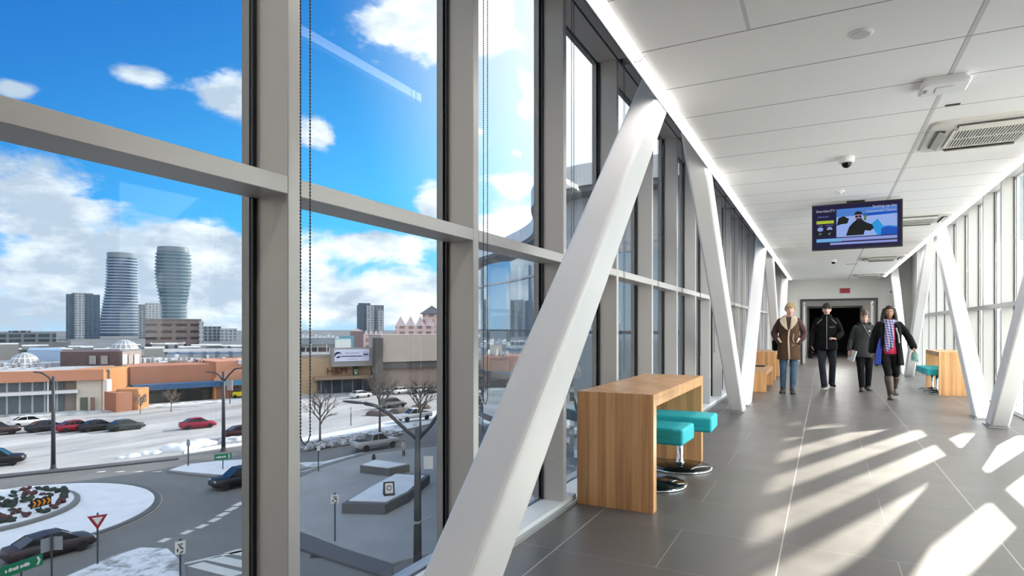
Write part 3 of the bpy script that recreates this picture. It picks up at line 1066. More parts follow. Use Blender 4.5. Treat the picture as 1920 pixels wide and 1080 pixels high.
def lamp(label, px, py, ytop, arms, rad=.11):
    p = G(px, py)
    r = thing('street_lamp', label, 'street lamp', (p.x, p.y, GZ), math.atan2(CR.y, CR.x))
    H_ = ztop(ytop, p) - GZ
    k = dist(p) / FPX
    MB().tube([(0, 0, 0), (0, 0, H_ * .5), (0, 0, H_)], [rad * 1.3, rad * 1.1, rad * .8], 12).build('pole', M['pole_dark'], r, smooth=True)
    MB().lathe([(0, 0), (rad * 2.2, 0), (rad * 2.2, .05), (rad * 1.6, .12), (rad * 1.35, .5), (0, .5)], 14).build('base', M['pole_dark'], r)
    for i, pts in enumerate(arms):
        q = [((ax - px) * k, 0, EYE + (HZY - ay) * k - GZ) for ax, ay in pts]
        a = MB().tube(q[:-1], [rad * .55] * (len(q) - 1), 8).build('arm', M['pole_dark'], r, smooth=True)
        (x0, _, z0), (x1, _, z1) = q[-2], q[-1]
        L = x1 - x0
        hd = MB().rings([[(x0 + L * u, w * math.cos(t) * 1., z0 + (z1 - z0) * u + hh * math.sin(t)) for t in [2 * PI * j / 12 for j in range(12)]] for u, w, hh in ((0, .05, .045), (.15, .13, .07), (.5, .17, .085), (.85, .13, .06), (1, .04, .02))])
        hd.build('lamp_head', M['pole_dark'], a, smooth=True)
    return r


lamp('single-armed street lamp at the edge of the car park, left of the parked red car', 100, 880, 706, [[(100, 722), (92, 708), (80, 700), (76, 699), (62, 697)]], .16)
lamp('double-armed street lamp beside the ploughed snow heap at the window mullion', 419, 846, 697, [[(419, 716), (430, 702), (440, 692), (446, 690.5), (462, 690)], [(419, 716), (412, 705), (404, 699), (398, 698), (384, 697)]], .17)
YL = lamp('near double-armed street lamp with a Y top on the plaza', 783, 1075, 803, [[(783, 825), (760, 805), (728, 775), (705, 761), (683, 756), (642, 752)], [(783, 825), (806, 800), (828, 768), (850, 757), (872, 753), (905, 750)]], .19)


# ------------------------------------------------------------------ signs
def sign_thing(name, label, px, py, ytop, rz=None, pole=.03):
    base = {183: .162, 338: .162, 418: .202, 353: .202, 628: .121, 658: .041}.get(px, .001)
    p = G(px, py)
    r = thing(name, label, 'sign', (p.x, p.y, GZ + base), face_cam(p) if rz is None else rz)
    H_ = ztop(ytop, p) - GZ - base
    MB().tube([(0, 0.01, 0), (0, 0.01, H_)], pole, 8).build('post', M['pole_dark'], r)
    return r, H_, dist(p) / FPX


def board(r, w, h, zc, m, y=-.05, t=.02, x=0., poly=None):
    if poly is None:
        return MB().box(x - w / 2, x + w / 2, y, y + t, zc - h / 2, zc + h / 2).build('board', m, r, bevel=.008)
    return MB().rings([[(x + a, y, zc + c) for a, c in poly], [(x + a, y + t, zc + c) for a, c in poly]]).build('board', m, r)


S_RED, S_WHITE, S_GREEN, S_BLACK = outmat('sign_red', (150, 36, 46), .5), outmat('sign_white', (215, 215, 215), .5), outmat('sign_green', (18, 120, 84), .5), outmat('sign_black', (28, 28, 30), .5)
S_ORANGE, S_BACK = outmat('sign_orange', (225, 140, 30), .5), outmat('sign_back', (140, 145, 150), .5)

r, H_, k = sign_thing('yield_sign', 'red and white triangular yield sign on a dark post by the roundabout exit', 183, 1062, 975, pole=.05)
tri = lambda s: [(-s, s * .62), (s, s * .62), (0, -s * 1.1)]
bd = board(r, 0, 0, H_ - .02, S_RED, poly=tri(.5))
board(bd, 0, 0, H_ + .01, S_WHITE, y=-.056, t=.005, poly=tri(.27))
MB().box(-.05, .05, -.03, .03, H_ + .30, H_ + .42).build('post_cap', M['pole_dark'], r)

r, H_, k = sign_thing('double_sign', 'pair of grey sign backs on one dark post below the roundabout', 97, 1090, 1004, pole=.05)
for x, a in ((-.27, .5), (.27, -.5)):
    MB().box(-.24, .24, -.01, .01, H_ - .85, H_ - .1).move(Matrix.Translation((x, -.03, 0)) @ Matrix.Rotation(a, 4, 'Z')).build('board', S_BACK, r)


def guide_sign(label, px, py, ytop, w, h, rz, drop=0.):
    r, H_, k = sign_thing('direction_sign', label, px, py, ytop, rz, .05)
    zc = H_ - h / 2 - drop
    bd = board(r, w, h, zc, S_GREEN, y=-.07)
    a = w / 2 - .12
    c = h * .36
    MB().rings([[(x, y, zc + z) for x, z in ((a - .22, c), (a - .10, c), (a, 0), (a - .10, -c), (a - .22, -c), (a - .12, 0))] for y in (-.076, -.0705)]).build('arrow', S_WHITE, bd)
    for i in range(7):
        x = -w * .40 + i * w * .088
        MB().box(x, x + w * (.05 + .025 * (i % 3)), -.074, -.0705, zc - h * .14, zc + h * (.10 + .06 * (i % 2))).build('lettering', S_WHITE, bd)
    return r


guide_sign('near green direction sign with white arrow at the lower left corner', 40, 1108, 1050, 2.1, .62, math.radians(99))
guide_sign('far green direction sign with white arrow on the snowy traffic island', 418, 883, 851, 1.55, .55, face_cam(G(418, 882)) + .1)

r, H_, k = sign_thing('chevron_sign', 'black and orange chevron sign in the roundabout bed', 76, 967, 946, math.radians(99), .05)
r.location.z = GZ + .471
H_ = .78
bd = board(r, 1.5, .62, H_ - .25, S_BLACK, y=-.05)
for i in range(4):
    x = -.62 + i * .34
    c = .22
    MB().rings([[(x + a, y, H_ - .25 + z) for a, z in ((0, c), (.16, c), (.30, 0), (.16, -c), (0, -c), (.14, 0))] for y in (-.056, -.0505)]).build('chevron', S_ORANGE, bd)


def roundabout_sign(label, px, py, ytop, w, h, name='roundabout_sign'):
    r, H_, k = sign_thing(name, label, px, py, ytop, None, .05)
    zc = H_ - h / 2
    bd = board(r, w, h, zc, S_WHITE, y=-.07)
    s = w * .24
    MB().rings([[(a, y, zc + h * .2 + c) for a, c in tri(s)] for y in (-.076, -.0705)]).build('yield_symbol', S_BLACK, bd)
    MB().rings([[(a, y, zc + h * .21 + c) for a, c in tri(s * .5)] for y in (-.08, -.0765)]).build('yield_symbol', S_WHITE, bd)
    for i in range(3):
        a0 = i * 2.1 + .4
        pts = [(w * .26 * math.cos(a0 + t * .3), w * .26 * math.sin(a0 + t * .3)) for t in range(5)]
        MB().tube([(x, -.074, zc - h * .18 + z) for x, z in pts], .035, 5).build('arrow', S_BLACK, bd)
    MB().box(-.06, .06, -.03, .03, H_ + .0, H_ + .12).build('post_cap', M['pole_dark'], r)
    return r


roundabout_sign('white sign with triangle and circling arrows beside the zebra crossing', 338, 1092, 1014, .52, .72)
roundabout_sign('white sign with triangle and circling arrows on the plaza, left of the planter', 628, 1018, 927, .52, .58)
r, H_, k = sign_thing('street_sign', 'thin dark sign post on the snowy traffic island', 353, 877, 824, None, .07)
MB().box(-.16, .16, -.09, -.07, H_ - .65, H_ - .05).build('board', S_BACK, r)
r, H_, k = sign_thing('street_sign', 'dark sign post with small white plate under the spreading bare tree', 597, 886, 836, None, .06)
MB().box(-.15, .15, -.09, -.06, H_ - .45, H_ - .0).build('board', S_WHITE, r)
r, H_, k = sign_thing('street_sign', 'thin post with small white plate standing in the car park', 658, 799, 764, None, .06)
MB().box(-.17, .17, -.09, -.06, H_ - .75, H_ - .1).build('board', S_WHITE, r)
p = G(783, 1075)
r = thing('blank_sign', 'white rectangular sign plate strapped to the Y-topped street lamp', 'sign', (p.x, p.y, ztop(880, p)), face_cam(p))
MB().box(.34, .88, -.02, 0, 0, .74).build('board', S_WHITE, r, bevel=.02)
MB().box(.27, .34, -.03, .01, .1, .16).box(.27, .34, -.03, .01, .58, .64).build('strap', M['alu'], r)
r = YL
zb = ztop(978, G(783, 1075)) - GZ
rod = MB().tube([(-.9, -.27, zb - .35), (0, -.27, zb), (.8, -.27, zb + .4)], .02, 6).build('banner_rod', M['alu'], r)
MB().lathe([(.22, zb - .06), (.27, zb - .06), (.27, zb + .06), (.22, zb + .06)], 16).build('clamp', M['alu'], rod)

# A-frame board with a ring logo, hydrant, planters
p = G(729, 928, GZ + .963)
r = thing('sandwich_board', 'small dark A-frame board with white panel and ring logo on the snowy long planter', 'sign', (p.x, p.y, GZ + .975), face_cam(p) + .15)
for s, lab in ((-1, None), (1, None)):
    MB().box(-.42, .42, -.02, .02, 0, 1.05).move(Matrix.Translation((0, s * .28, 0)) @ Matrix.Rotation(s * .26, 4, 'X')).build('frame', S_BLACK, r)
fp = MB().box(-.3, .3, -.03, -.0205, .18, .95).move(Matrix.Translation((0, -.28, 0)) @ Matrix.Rotation(-.26, 4, 'X')).build('panel', S_WHITE, r)
MB().rings([[(q * math.cos(t), -.04, .58 + q * math.sin(t)) for t in [2 * PI * i / 20 for i in range(20)]] for q in (.2, .14)], False, False).move(Matrix.Translation((0, -.28, 0)) @ Matrix.Rotation(-.26, 4, 'X')).build('logo', S_BLACK, fp)
p = G(701, 869)
r = thing('fire_hydrant', 'small dark fire hydrant on the plaza beside the kerb', 'hydrant', (p.x, p.y, GZ + .12), 0)
MB().lathe([(0, 0), (.2, 0), (.2, .06), (.13, .08), (.13, .62), (.17, .64), (.17, .70), (.12, .82), (.04, .88), (0, .88)], 16).build('barrel', S_BLACK, r, smooth=False)
MB().tube([(-.24, 0, .5), (.24, 0, .5)], .07, 10).tube([(0, -.24, .46), (0, 0, .46)], .085, 10).build('outlet', S_BLACK, r)


def planter(label, pts, h):
    P = [G(*q) for q in pts]
    c = sum(P, Vector()) / len(P)
    r = thing('planter', label, 'planter', (c.x, c.y, GZ + .121), 0)
    Q = [(q.x - c.x, q.y - c.y) for q in P]
    MB().prism(Q, 0, h).build('wall', mat('planter_wall', sr(92, 92, 96), .8, var=.1), r)
    MB().prism([(x * .9, y * .86) for x, y in Q], h + .001, h + .09).build('snow_cover', M['snow'], r)
    return r


planter('long low grey wedge planter with a snow cover in the middle of the plaza', [(641, 966), (722, 968), (768, 944), (806, 908), (745, 905), (690, 935)], .75)
planter('small low grey planter with snow on top near the hydrant', [(675, 889), (730, 896), (768, 887), (702, 878)], .7)
p = G(596, 1043)
r = thing('storm_drain', 'dark storm drain grate in the road at the bottom of the second pane', 'drain', (p.x, p.y, GZ + .001), .6)
MB().box(-.45, .45, -.3, .3, 0, .012).build('frame', M['pole_dark'], r)
g = MB()
for i in range(7):
    g.box(-.4, .4, -.26 + i * .08, -.22 + i * .08, .0125, .018)
g.build('grate', S_BLACK, r)
# ================================================================== vehicles
M['tyre'] = outmat('tyre', (26, 26, 28))
M['rim'] = mat('rim', (.5, .5, .52), .3, .7)
M['car_glass'] = mat('car_glass', (.018, .022, .026), .06, spec=.8)
M['tail_lamp'] = outmat('tail_lamp', (130, 16, 20), .3)
M['head_lamp'] = outmat('head_lamp', (215, 215, 210), .2)
PAINT = {}


def paint(rgb):
    if rgb not in PAINT:
        PAINT[rgb] = mat('car_paint', sr(*rgb), .42, .0, spec=.35)
    return PAINT[rgb]


# stations along the length: (x, half width, underside z, belt z)
KIND = {
    'sedan': (4.6, [(-2.3, .70, .34, .78), (-2.2, .82, .26, .93), (-1.5, .89, .22, .98), (0, .90, .2, .94), (1.2, .89, .22, .90), (2.0, .84, .26, .80), (2.28, .70, .34, .62)],
              [(-1.75, .78, .96), (-1.05, .66, 1.36), (-.2, .64, 1.44), (.45, .66, 1.40), (1.25, .78, .92)], .325, 1.36),
    'suv': (4.6, [(-2.3, .74, .42, 1.0), (-2.2, .88, .34, 1.1), (-1.5, .93, .3, 1.12), (0, .93, .3, 1.08), (1.1, .92, .3, 1.05), (2.0, .88, .34, .98), (2.28, .76, .42, .78)],
            [(-2.2, .82, 1.1), (-1.9, .72, 1.60), (-.6, .70, 1.72), (.3, .70, 1.68), (1.05, .80, 1.06)], .36, 1.38),
    'pickup': (5.6, [(-2.8, .84, .55, 1.12), (-2.7, .92, .45, 1.14), (-1.6, .96, .4, 1.14), (0, .96, .4, 1.13), (1.2, .95, .4, 1.12), (2.5, .92, .45, 1.06), (2.78, .80, .55, .84)],
               [(-.95, .86, 1.14), (-.75, .76, 1.72), (.1, .76, 1.82), (.55, .76, 1.78), (1.3, .84, 1.12)], .39, 1.75),
}


def car(name, label, px, py, head, kind, rgb, cat='car', z=.041):
    L, st, cab, wr, wb = KIND[kind]
    p = G(px, py)
    r = thing(name, label, cat, (p.x, p.y, GZ + z), math.radians(head))
    pm = paint(rgb)
    b = MB()
    b.rings([[(x, -w * .92, z0), (x, -w, (z0 + zb) * .5), (x, -w * .97, zb - .06), (x, -w * .86, zb), (x, 0, zb + .03), (x, w * .86, zb), (x, w * .97, zb - .06), (x, w, (z0 + zb) * .5), (x, w * .92, z0)] for x, w, z0, zb in st])
    b.build('body', pm, r, smooth=True)
    # glasshouse, then the painted roof and pillars over it
    g = MB().rings([[(x, -w, zb0 - .03), (x, -w * .93 if i in (0, len(cab) - 1) else -w, zt), (x, w * .93 if i in (0, len(cab) - 1) else w, zt), (x, w, zb0 - .03)] for i, (x, w, zt) in enumerate(cab) for zb0 in (cab[0][2],)])
    g.build('windows', M['car_glass'], r, smooth=False)
    rf = MB()
    top = cab[1:-1]
    rf.rings([[(x, -w * 1.0, zt - .02), (x, -w * .9, zt + .025), (x, 0, zt + .05), (x, w * .9, zt + .025), (x, w * 1.0, zt - .02)] for x, w, zt in top])
    (xa, wa, za), (xb, wb_, zb_) = cab[0], cab[1]
    (xd, wd, zd), (xe, we_, ze) = cab[-2], cab[-1]
    for s in (-1, 1):
        rf.tube([(xa, s * wa * .97, za), (xb, s * wb_, zb_)], .045, 5)
        rf.tube([(xe, s * we_ * .97, ze), (xd, s * wd, zd)], .035, 5)
        mx = (xb + xd) / 2
        rf.tube([(mx, s * (wa + .0), za), (mx, s * wb_ * 1.01, zb_)], .035, 5)
    rf.build('roof', pm, r, smooth=False)
    for sx in (-1, 1):
        for sy in (-1, 1):
            W = Matrix.Translation((sx * wb, sy * (st[3][1] - .10), wr)) @ Matrix.Rotation(PI / 2, 4, 'X')
            wh = MB().lathe([(wr * .6, -.11), (wr * .92, -.115), (wr, -.07), (wr, .07), (wr * .92, .115), (wr * .6, .11)], 20).move(W).build('wheel', M['tyre'], r)
            MB().lathe([(0, -.10), (wr * .6, -.10), (wr * .62, -.118), (wr * .5, -.09), (.05, -.105), (0, -.105)][0:2] + [(wr * .6, .10), (0, .10)], 14).move(W).build('rim', M['rim'], wh)
    x0, w0, z0, zb = st[1]
    xf, wf, zf0, zf = st[-2]
    for s in (-1, 1):
        MB().box(x0 - .06, x0 + .12, s * w0 * .78 - .14, s * w0 * .78 + .14, zb - .24, zb - .08).build('tail_light', M['tail_lamp'], r)
        MB().box(xf - .02, xf + .20, s * wf * .72 - .16, s * wf * .72 + .16, zf - .22, zf - .08).build('headlight', M['head_lamp'], r)
    if kind == 'pickup':
        MB().box(-2.55, -1.1, -.74, .74, 1.141, 1.175).build('bed_cover', M['tyre'], r)
    return r


car('car', 'dark brown suv parked at the left end of the parked row', -4, 816, 76, 'suv', (70, 58, 58))
car('car', 'white sedan parked behind the dark brown suv', 54, 799, 76, 'sedan', (225, 225, 228))
car('car', 'long black sedan parked behind the single-armed street lamp', 87, 808.5, 76, 'sedan', (38, 44, 54))
car('car', 'red sedan parked just right of the single-armed street lamp', 143, 808, 76, 'sedan', (140, 34, 52))
car('car', 'black sedan parked between the red sedan and the green-grey sedan', 184, 807.5, 76, 'sedan', (36, 38, 42))
car('car', 'dark green-grey sedan at the right end of the parked row', 236, 806.5, 76, 'sedan', (48, 56, 58))
car('car', 'red sedan parked alone in the snowy car park', 371, 803, 66, 'sedan', (150, 30, 62))
car('car', 'dark red car cut off by the window mullion behind the snow heap', 456, 819, 66, 'sedan', (70, 34, 42))
car('car', 'black suv cut off at the left edge of the picture in the car park', -6, 874, 58, 'suv', (34, 36, 38))
car('car', 'black suv coming round the road beside the snowy island, cut by the mullion', 447, 912, 250, 'suv', (26, 30, 38), z=.001)
car('car', 'dark sedan leaving the roundabout behind the yield sign', 95, 1040, 82, 'sedan', (62, 54, 58), z=.001)
car('pickup_truck', 'silver grey pickup truck driving past the rubble bed', 704, 842, 72, 'pickup', (176, 176, 180), 'truck', .052)
car('pickup_truck', 'white pickup truck farther up the road behind the bare tree', 776, 790, 250, 'pickup', (222, 222, 222), 'truck', .16)
car('car', 'dark suv parked behind the brown hedge', 738, 764, 70, 'suv', (92, 92, 96))
for i, (px, py, c, lab) in enumerate([(676, 746, (215, 215, 218), 'distant white car parked left of the slender tree below the grey block'), (718, 740, (60, 60, 66), 'distant dark car parked below the grey block'), (752, 738.5, (225, 225, 228), 'distant white car parked in the middle below the grey block'), (783, 737.5, (170, 172, 178), 'distant silver car parked right of the middle below the grey block'), (818, 736.5, (90, 92, 98), 'distant grey car parked below the right end of the grey block')]):
    car('car', lab, px, py, 80, 'sedan', c)

# ================================================================== buildings
def away(P, Q):
    """unit vector square to PQ and pointing away from the viewer"""
    d = (Q - P).normalized()
    n = Vector((-d.y, d.x, 0))
    return n if n.dot(Vector((P.x, P.y, 0))) > 0 else -n


def wallblock(name, pa, pb, ytop, depth, m, parent, ybot=None, push=0., ztop_=None, zbot=None):
    """block standing on the ground line PA-PB (picture points), its top on row YTOP at PA"""
    P, Q = G(*pa), G(*pb)
    n = away(P, Q)
    z1 = ztop(ytop, P) if ztop_ is None else ztop_
    z0 = (ztop(ybot, P) if ybot is not None else GZ) if zbot is None else zbot
    P, Q = P + n * push, Q + n * push
    A, B = P + n * depth, Q + n * depth
    return MB().prism([(P.x, P.y), (Q.x, Q.y), (B.x, B.y), (A.x, A.y)], z0, z1).build(name, m, parent)


def stripes_mat(name, a, b, step, half, rough=.3):
    """vertical glazing bars every STEP metres along either horizontal axis"""
    m, t, p = new_mat(name)
    sep = t.n('ShaderNodeSeparateXYZ')
    t.put(sep.inputs[0], t.n('ShaderNodeTexCoord').outputs['Object'])
    u = t.math('SUBTRACT', t.math('MULTIPLY', sep.outputs[1], .8), t.math('MULTIPLY', sep.outputs[0], -.6))
    f = t.lines(u, 0., step, half)
    t.put(p.inputs['Base Color'], t.mix(f, (*a, 1), (*b, 1)))
    p.inputs['Roughness'].default_value = rough
    return m


B_RUST, B_ORNG, B_BRWN, B_CREAM = outmat('rust_panel', (196, 138, 112)), outmat('orange_panel', (184, 130, 84)), outmat('brown_panel', (168, 112, 88)), outmat('cream_wall', (205, 198, 186))
B_TAUPE, B_WHITE, B_BLUE, B_DARK = outmat('taupe_wall', (140, 132, 128)), outmat('white_trim', (214, 214, 216)), outmat('blue_awning', (40, 82, 124)), outmat('recess_shade', (36, 34, 34))
B_GLASS = stripes_mat('mall_glazing', sr(92, 104, 112), sr(176, 182, 186), 1.6, .12)
B_ROOF, B_UMBER, B_PANEL = noisy_ground('roof_gravel', (.30, .30, .31), (.62, .63, .66), .3), outmat('umber_cladding', (94, 78, 80)), outmat('louver_panel', (150, 146, 146))

ml = thing('shopping_mall', 'long low mall with rust coloured fascia, glass wing, cream wall and blue awning', 'building', (G(143, 772).x, G(143, 772).y, GZ))
wm = Matrix.Translation(-ml.location)


def put(o):
    """geometry given in world coordinates under a thing that has its own location"""
    o.matrix_parent_inverse = Matrix.Translation(-o.parent.location)
    return o


ZR = -5.75
put(wallblock('body', (-400, 802.4), (205, 768.5), 0, 44, B_TAUPE, ml, push=1.2, ztop_=ZR - .3))
put(wallblock('roof', (-400, 802.4), (205, 768.5), 0, 45, B_ROOF, ml, push=.9, ztop_=ZR - .05, zbot=ZR - .29))
put(wallblock('window_wall', (-60, 784), (119, 773), 0, .4, B_GLASS, ml, push=.7, ztop_=ZR - 1.3))
put(wallblock('fascia', (-400, 802.4), (195, 769), 0, 1.6, B_RUST, ml, push=-.7, ztop_=ZR, zbot=ZR - 1.75))
put(wallblock('ledge', (-60, 784), (147, 771.7), 0, 2.0, B_WHITE, ml, push=-1.0, ztop_=-9.05, zbot=-9.55))
for px in (-30, 90):
    put(wallblock('column', (px - 1.6, 778.5 if px < 0 else 775), (px + 1.6, 778.3 if px < 0 else 774.8), 0, .7, B_WHITE, ml, push=-.2, ztop_=ZR - 1.76))
put(wallblock('cream_wall', (143, 771.8), (196, 768.9), 0, 6, B_CREAM, ml, push=.2, ztop_=ZR - 1.76))
for px, w_, h_, c in ((157, 7, 2.3, outmat('service_door', (96, 100, 92))), (174.5, 3.4, 2.3, outmat('door_brown', (140, 116, 106)))):
    put(wallblock('service_door', (px - w_, 771.3), (px + w_, 770.6), 0, .3, c, ml, push=.0, ztop_=GZ + h_))
# the orange corner turned towards the sun
Pc, Qc = G(196, 768.9), G(248, 757)
nn = Vector((.62, .78, 0)).normalized()
b = MB().prism([(q.x, q.y) for q in (Pc + away(Pc, Qc) * .2, Pc.lerp(Qc, .99), Pc.lerp(Qc, .99) + away(Pc, Qc) * 5, Pc + away(Pc, Qc) * 5)], GZ, ZR - .03)
put(b.build('orange_wall', B_ORNG, ml))
put(wallblock('sunlit_return', (195.5, 769.4), (204.5, 767.8), 0, .8, B_WHITE, ml, push=-.5, ztop_=ZR - 1.77))  # white colour paints the sunlit return of the cream wall
put(wallblock('delivery_box', (201, 770.5), (231, 767.5), 0, 4.5, B_BRWN, ml, push=-3.4, ztop_=GZ + 3.2))
put(wallblock('delivery_box', (231, 769.5), (252, 764), 0, 3.5, B_ORNG, ml, push=-2.4, ztop_=GZ + 3.6))
put(wallblock('brown_wall', (248, 760.5), (409, 748.8), 0, 12, B_BRWN, ml, push=1.8, ztop_=ZR - .1))
put(wallblock('recess', (256, 759.4), (400, 749), 0, 1.5, B_DARK, ml, push=.25, ztop_=-9.2))  # solid dark block painting the shade below the awning
aw = put(wallblock('awning', (247, 760.2), (409, 748.6), 0, 3.2, B_BLUE, ml, push=-1.6, ztop_=-9.1, zbot=-10.1))
put(wallblock('parcel_wall', (409, 748.8), (505, 741.3), 0, 14, B_RUST, ml, push=1.2, ztop_=ZR + .35))
put(wallblock('awning', (411, 748.4), (470, 744), 0, 3.0, outmat('teal_awning', (70, 130, 160)), ml, push=-1.6, ztop_=-9.2, zbot=-10.1))
put(wallblock('column', (399.5, 749.4), (403, 749.1), 0, .8, B_ORNG, ml, push=-.6, ztop_=GZ + 4.2))
put(wallblock('roof', (205, 768), (505, 741.3), 0, 38, B_ROOF, ml, push=9, ztop_=ZR - .35, zbot=ZR - .8))

P = AT(113, 686, 112)
def roofblock(name, pxa, pxb, y0, y1, d, depth, m, par, skew=0.):
    """block on a roof or skyline: picture columns PXA-PXB, rows Y0 (top) to Y1, D metres ahead"""
    A, B = AT(pxa, y1, d), AT(pxb, y1, d + skew)
    A.z = B.z = min(A.z, B.z)
    n = Vector((A.x + B.x, A.y + B.y, 0)).normalized()
    return MB().prism([(A.x, A.y), (B.x, B.y), ((B + n * depth).x, (B + n * depth).y), ((A + n * depth).x, (A + n * depth).y)], A.z, EYE + (HZY - y0) / FPX * d).build(name, m, par)


put(roofblock('penthouse', 113, 229, 660, 687, 112, 16, B_UMBER, ml, 3))
put(roofblock('penthouse', 229.3, 265, 660, 686, 114.4, 14, B_TAUPE, ml, 9))
for i in range(3):
    put(roofblock('louver', 230 + i * 11, 239 + i * 11, 665, 681, 114.2 + i * 2.6, .3, B_WHITE if i != 1 else B_PANEL, ml, 2.3))
for i in range(2):
    put(roofblock('louver', 167 + i * 22, 180 + i * 22, 667, 683, 113.0 + i * .6, .25, B_PANEL, ml, .4))


def dome(px, pyb, wpx, hpx, d, label):
    c = AT(px, pyb, d)
    R_ = wpx * d / FPX / 2
    hh = hpx * d / FPX
    m, t, p_ = new_mat('dome_glazing')
    tc = t.n('ShaderNodeTexCoord').outputs['Object']
    sep = t.n('ShaderNodeSeparateXYZ')
    t.put(sep.inputs[0], tc)
    a = t.math('ARCTAN2', sep.outputs[0], sep.outputs[1])
    f = t.math('MAXIMUM', t.lines(a, 0, PI / 8, .05), t.lines(sep.outputs[2], 0, hh / 3, hh * .03))
    t.put(p_.inputs['Base Color'], t.mix(f, (.30, .31, .33, 1), (.75, .75, .76, 1)))
    p_.inputs['Roughness'].default_value = .25
    o = MB().lathe([(R_, 0), (R_ * .98, hh * .12), (R_ * .88, hh * .42), (R_ * .66, hh * .74), (R_ * .36, hh * .93), (R_ * .12, hh), (0, hh)], 16).build('skylight_dome', m, ml, label=label)
    o.location = c
    return put(o)


dome(46, 691, 54, 30, 116, 'grey glazed dome')
dome(233, 661, 52, 24, 135, 'white glazed dome behind the umber roof block')
put(roofblock('barrel_skylight', 52, 116, 656, 690, 128, 18, outmat('blue_roof', (150, 172, 200), .35), ml))
m_ = stripes_mat('sawtooth', sr(150, 158, 166), sr(110, 118, 126), 3., .5)
A, B = AT(310, 676, 150), AT(520, 674, 158)
n = away(A, B)
zt = EYE + (HZY - 655) / FPX * 152
put(MB().rings([[(q + n * k).to_tuple()[:2] + (z,) for k, z in ((0, A.z), (0, A.z + 1.2), (7, zt), (14, A.z + 1.2), (14, A.z))] for q in (A + (B - A) * .0, B)]).build('ridge_skylight', m_, ml))
put(roofblock('ridge_cap', 306, 470, 655, 658, 151, 1.5, B_WHITE, ml, 6))
rn = random.Random(31)
for i in range(26):
    px = 268 + i * 7.4 + rn.uniform(-2, 2)
    w_ = rn.uniform(3, 9)
    d_ = rn.uniform(122, 138)
    y1 = HZY + (EYE - (ZR - .35)) / d_ * FPX
    put(roofblock('rooftop_unit', px, px + w_, y1 - rn.uniform(4, 11), y1, d_, rn.uniform(1.5, 3), (B_WHITE, B_PANEL, M['alu'], B_TAUPE)[i % 4], ml, rn.uniform(-.5, .5)))
for i in range(12):
    px = -20 + i * 10.5
    d_ = 104 + (i % 3) * 3
    y1 = HZY + (EYE - (ZR - .05)) / d_ * FPX
    put(roofblock('rooftop_unit', px, px + rn.uniform(4, 8), y1 - rn.uniform(3, 8), y1, d_, 2., (B_WHITE, B_TAUPE, B_PANEL)[i % 3], ml))
put(roofblock('roof_pipe', 315, 352, 676, 681, 124, 1., B_PANEL, ml, 1))
# garage truck dock, yellow loader and posts under the awning
r = thing('barrier_sign', 'grey sign cabinet on a post in front of the mall beside the blue awning', 'sign', G(431, 757).to_tuple())
MB().tube([(0, 0, 0), (0, 0, 4.6)], .09, 8).build('post', M['pole_dark'], r)
MB().box(-.7, .7, -.12, .12, 2.5, 4.4).build('board', B_PANEL, r)
r = thing('loader', 'small yellow machine parked by the mall at the window mullion', 'loader', G(449, 746).to_tuple(), .9)
MB().box(-1.3, 1.3, -.7, .7, .35, 1.3).build('body', outmat('loader_yellow', (205, 190, 40)), r, bevel=.12)
MB().box(-.9, .2, -.6, .6, 1.31, 2.1).build('cab', M['car_glass'], r, bevel=.1)
for x in (-.8, .8):
    MB().tube([(x, -.75, .36), (x, .75, .36)], .36, 12).build('wheel', M['tyre'], r)

# ---- second mall block with banner, seen through the second pane
m2 = thing('mall_entrance', 'tan mall entrance block with hanging banner, red letter sign and green sign', 'building', (G(640, 736).x, G(640, 736).y, GZ))
B_TAN, B_TAN2, B_GREY, B_GDARK = outmat('tan_wall', (176, 152, 124)), outmat('tan_dark', (150, 128, 108)), outmat('grey_block', (186, 172, 164)), outmat('dark_column', (92, 88, 86))
put(wallblock('tan_wall', (526, 741.7), (697, 733.4), 0, 5, B_TAN, m2, push=.6, ztop_=-5.0))
put(wallblock('roof_edge', (526, 741.7), (697, 733.4), 0, 5, B_PANEL, m2, push=.5, ztop_=-4.4, zbot=-4.99))
put(wallblock('entrance', (596, 738.7), (694, 734), 0, 1.5, stripes_mat('entrance_glass', sr(46, 56, 64), sr(110, 112, 114), 2.2, .15, .15), m2, push=-.2, ztop_=GZ + 2.9))
put(wallblock('canopy', (588, 739), (698, 733.8), 0, 3., B_TAN2, m2, push=-1.6, ztop_=GZ + 3.7, zbot=GZ + 3.0))
put(wallblock('banner_frame', (621, 738), (697, 734), 0, 2., B_PANEL, m2, push=-.9, ztop_=-3.0, zbot=-7.0))
bn = put(wallblock('banner', (625, 737.8), (689.5, 734.4), 0, .1, outmat('banner_cloth', (214, 218, 240), .6), m2, push=-1.05, ztop_=-3.3, zbot=-5.9))
Pb, Qb = G(625, 737.8), G(689.5, 734.4)
nb = away(Pb, Qb)
ub = (Qb - Pb).normalized()
Lb = (Qb - Pb).length


def on_banner(u0, z0, m, pts, name='logo'):
    q = [Pb - nb * 1.08 + ub * (u0 * Lb + a) + Vector((0, 0, z0 - Pb.z + c)) for a, c in pts]
    q2 = [w + nb * .025 for w in q]
    o = MB().rings([q, q2]).build(name, m, bn)
    o.matrix_parent_inverse = Matrix()
    return o


INK, INK2 = outmat('banner_ink', (38, 40, 66)), outmat('banner_ink_pale', (130, 134, 168))
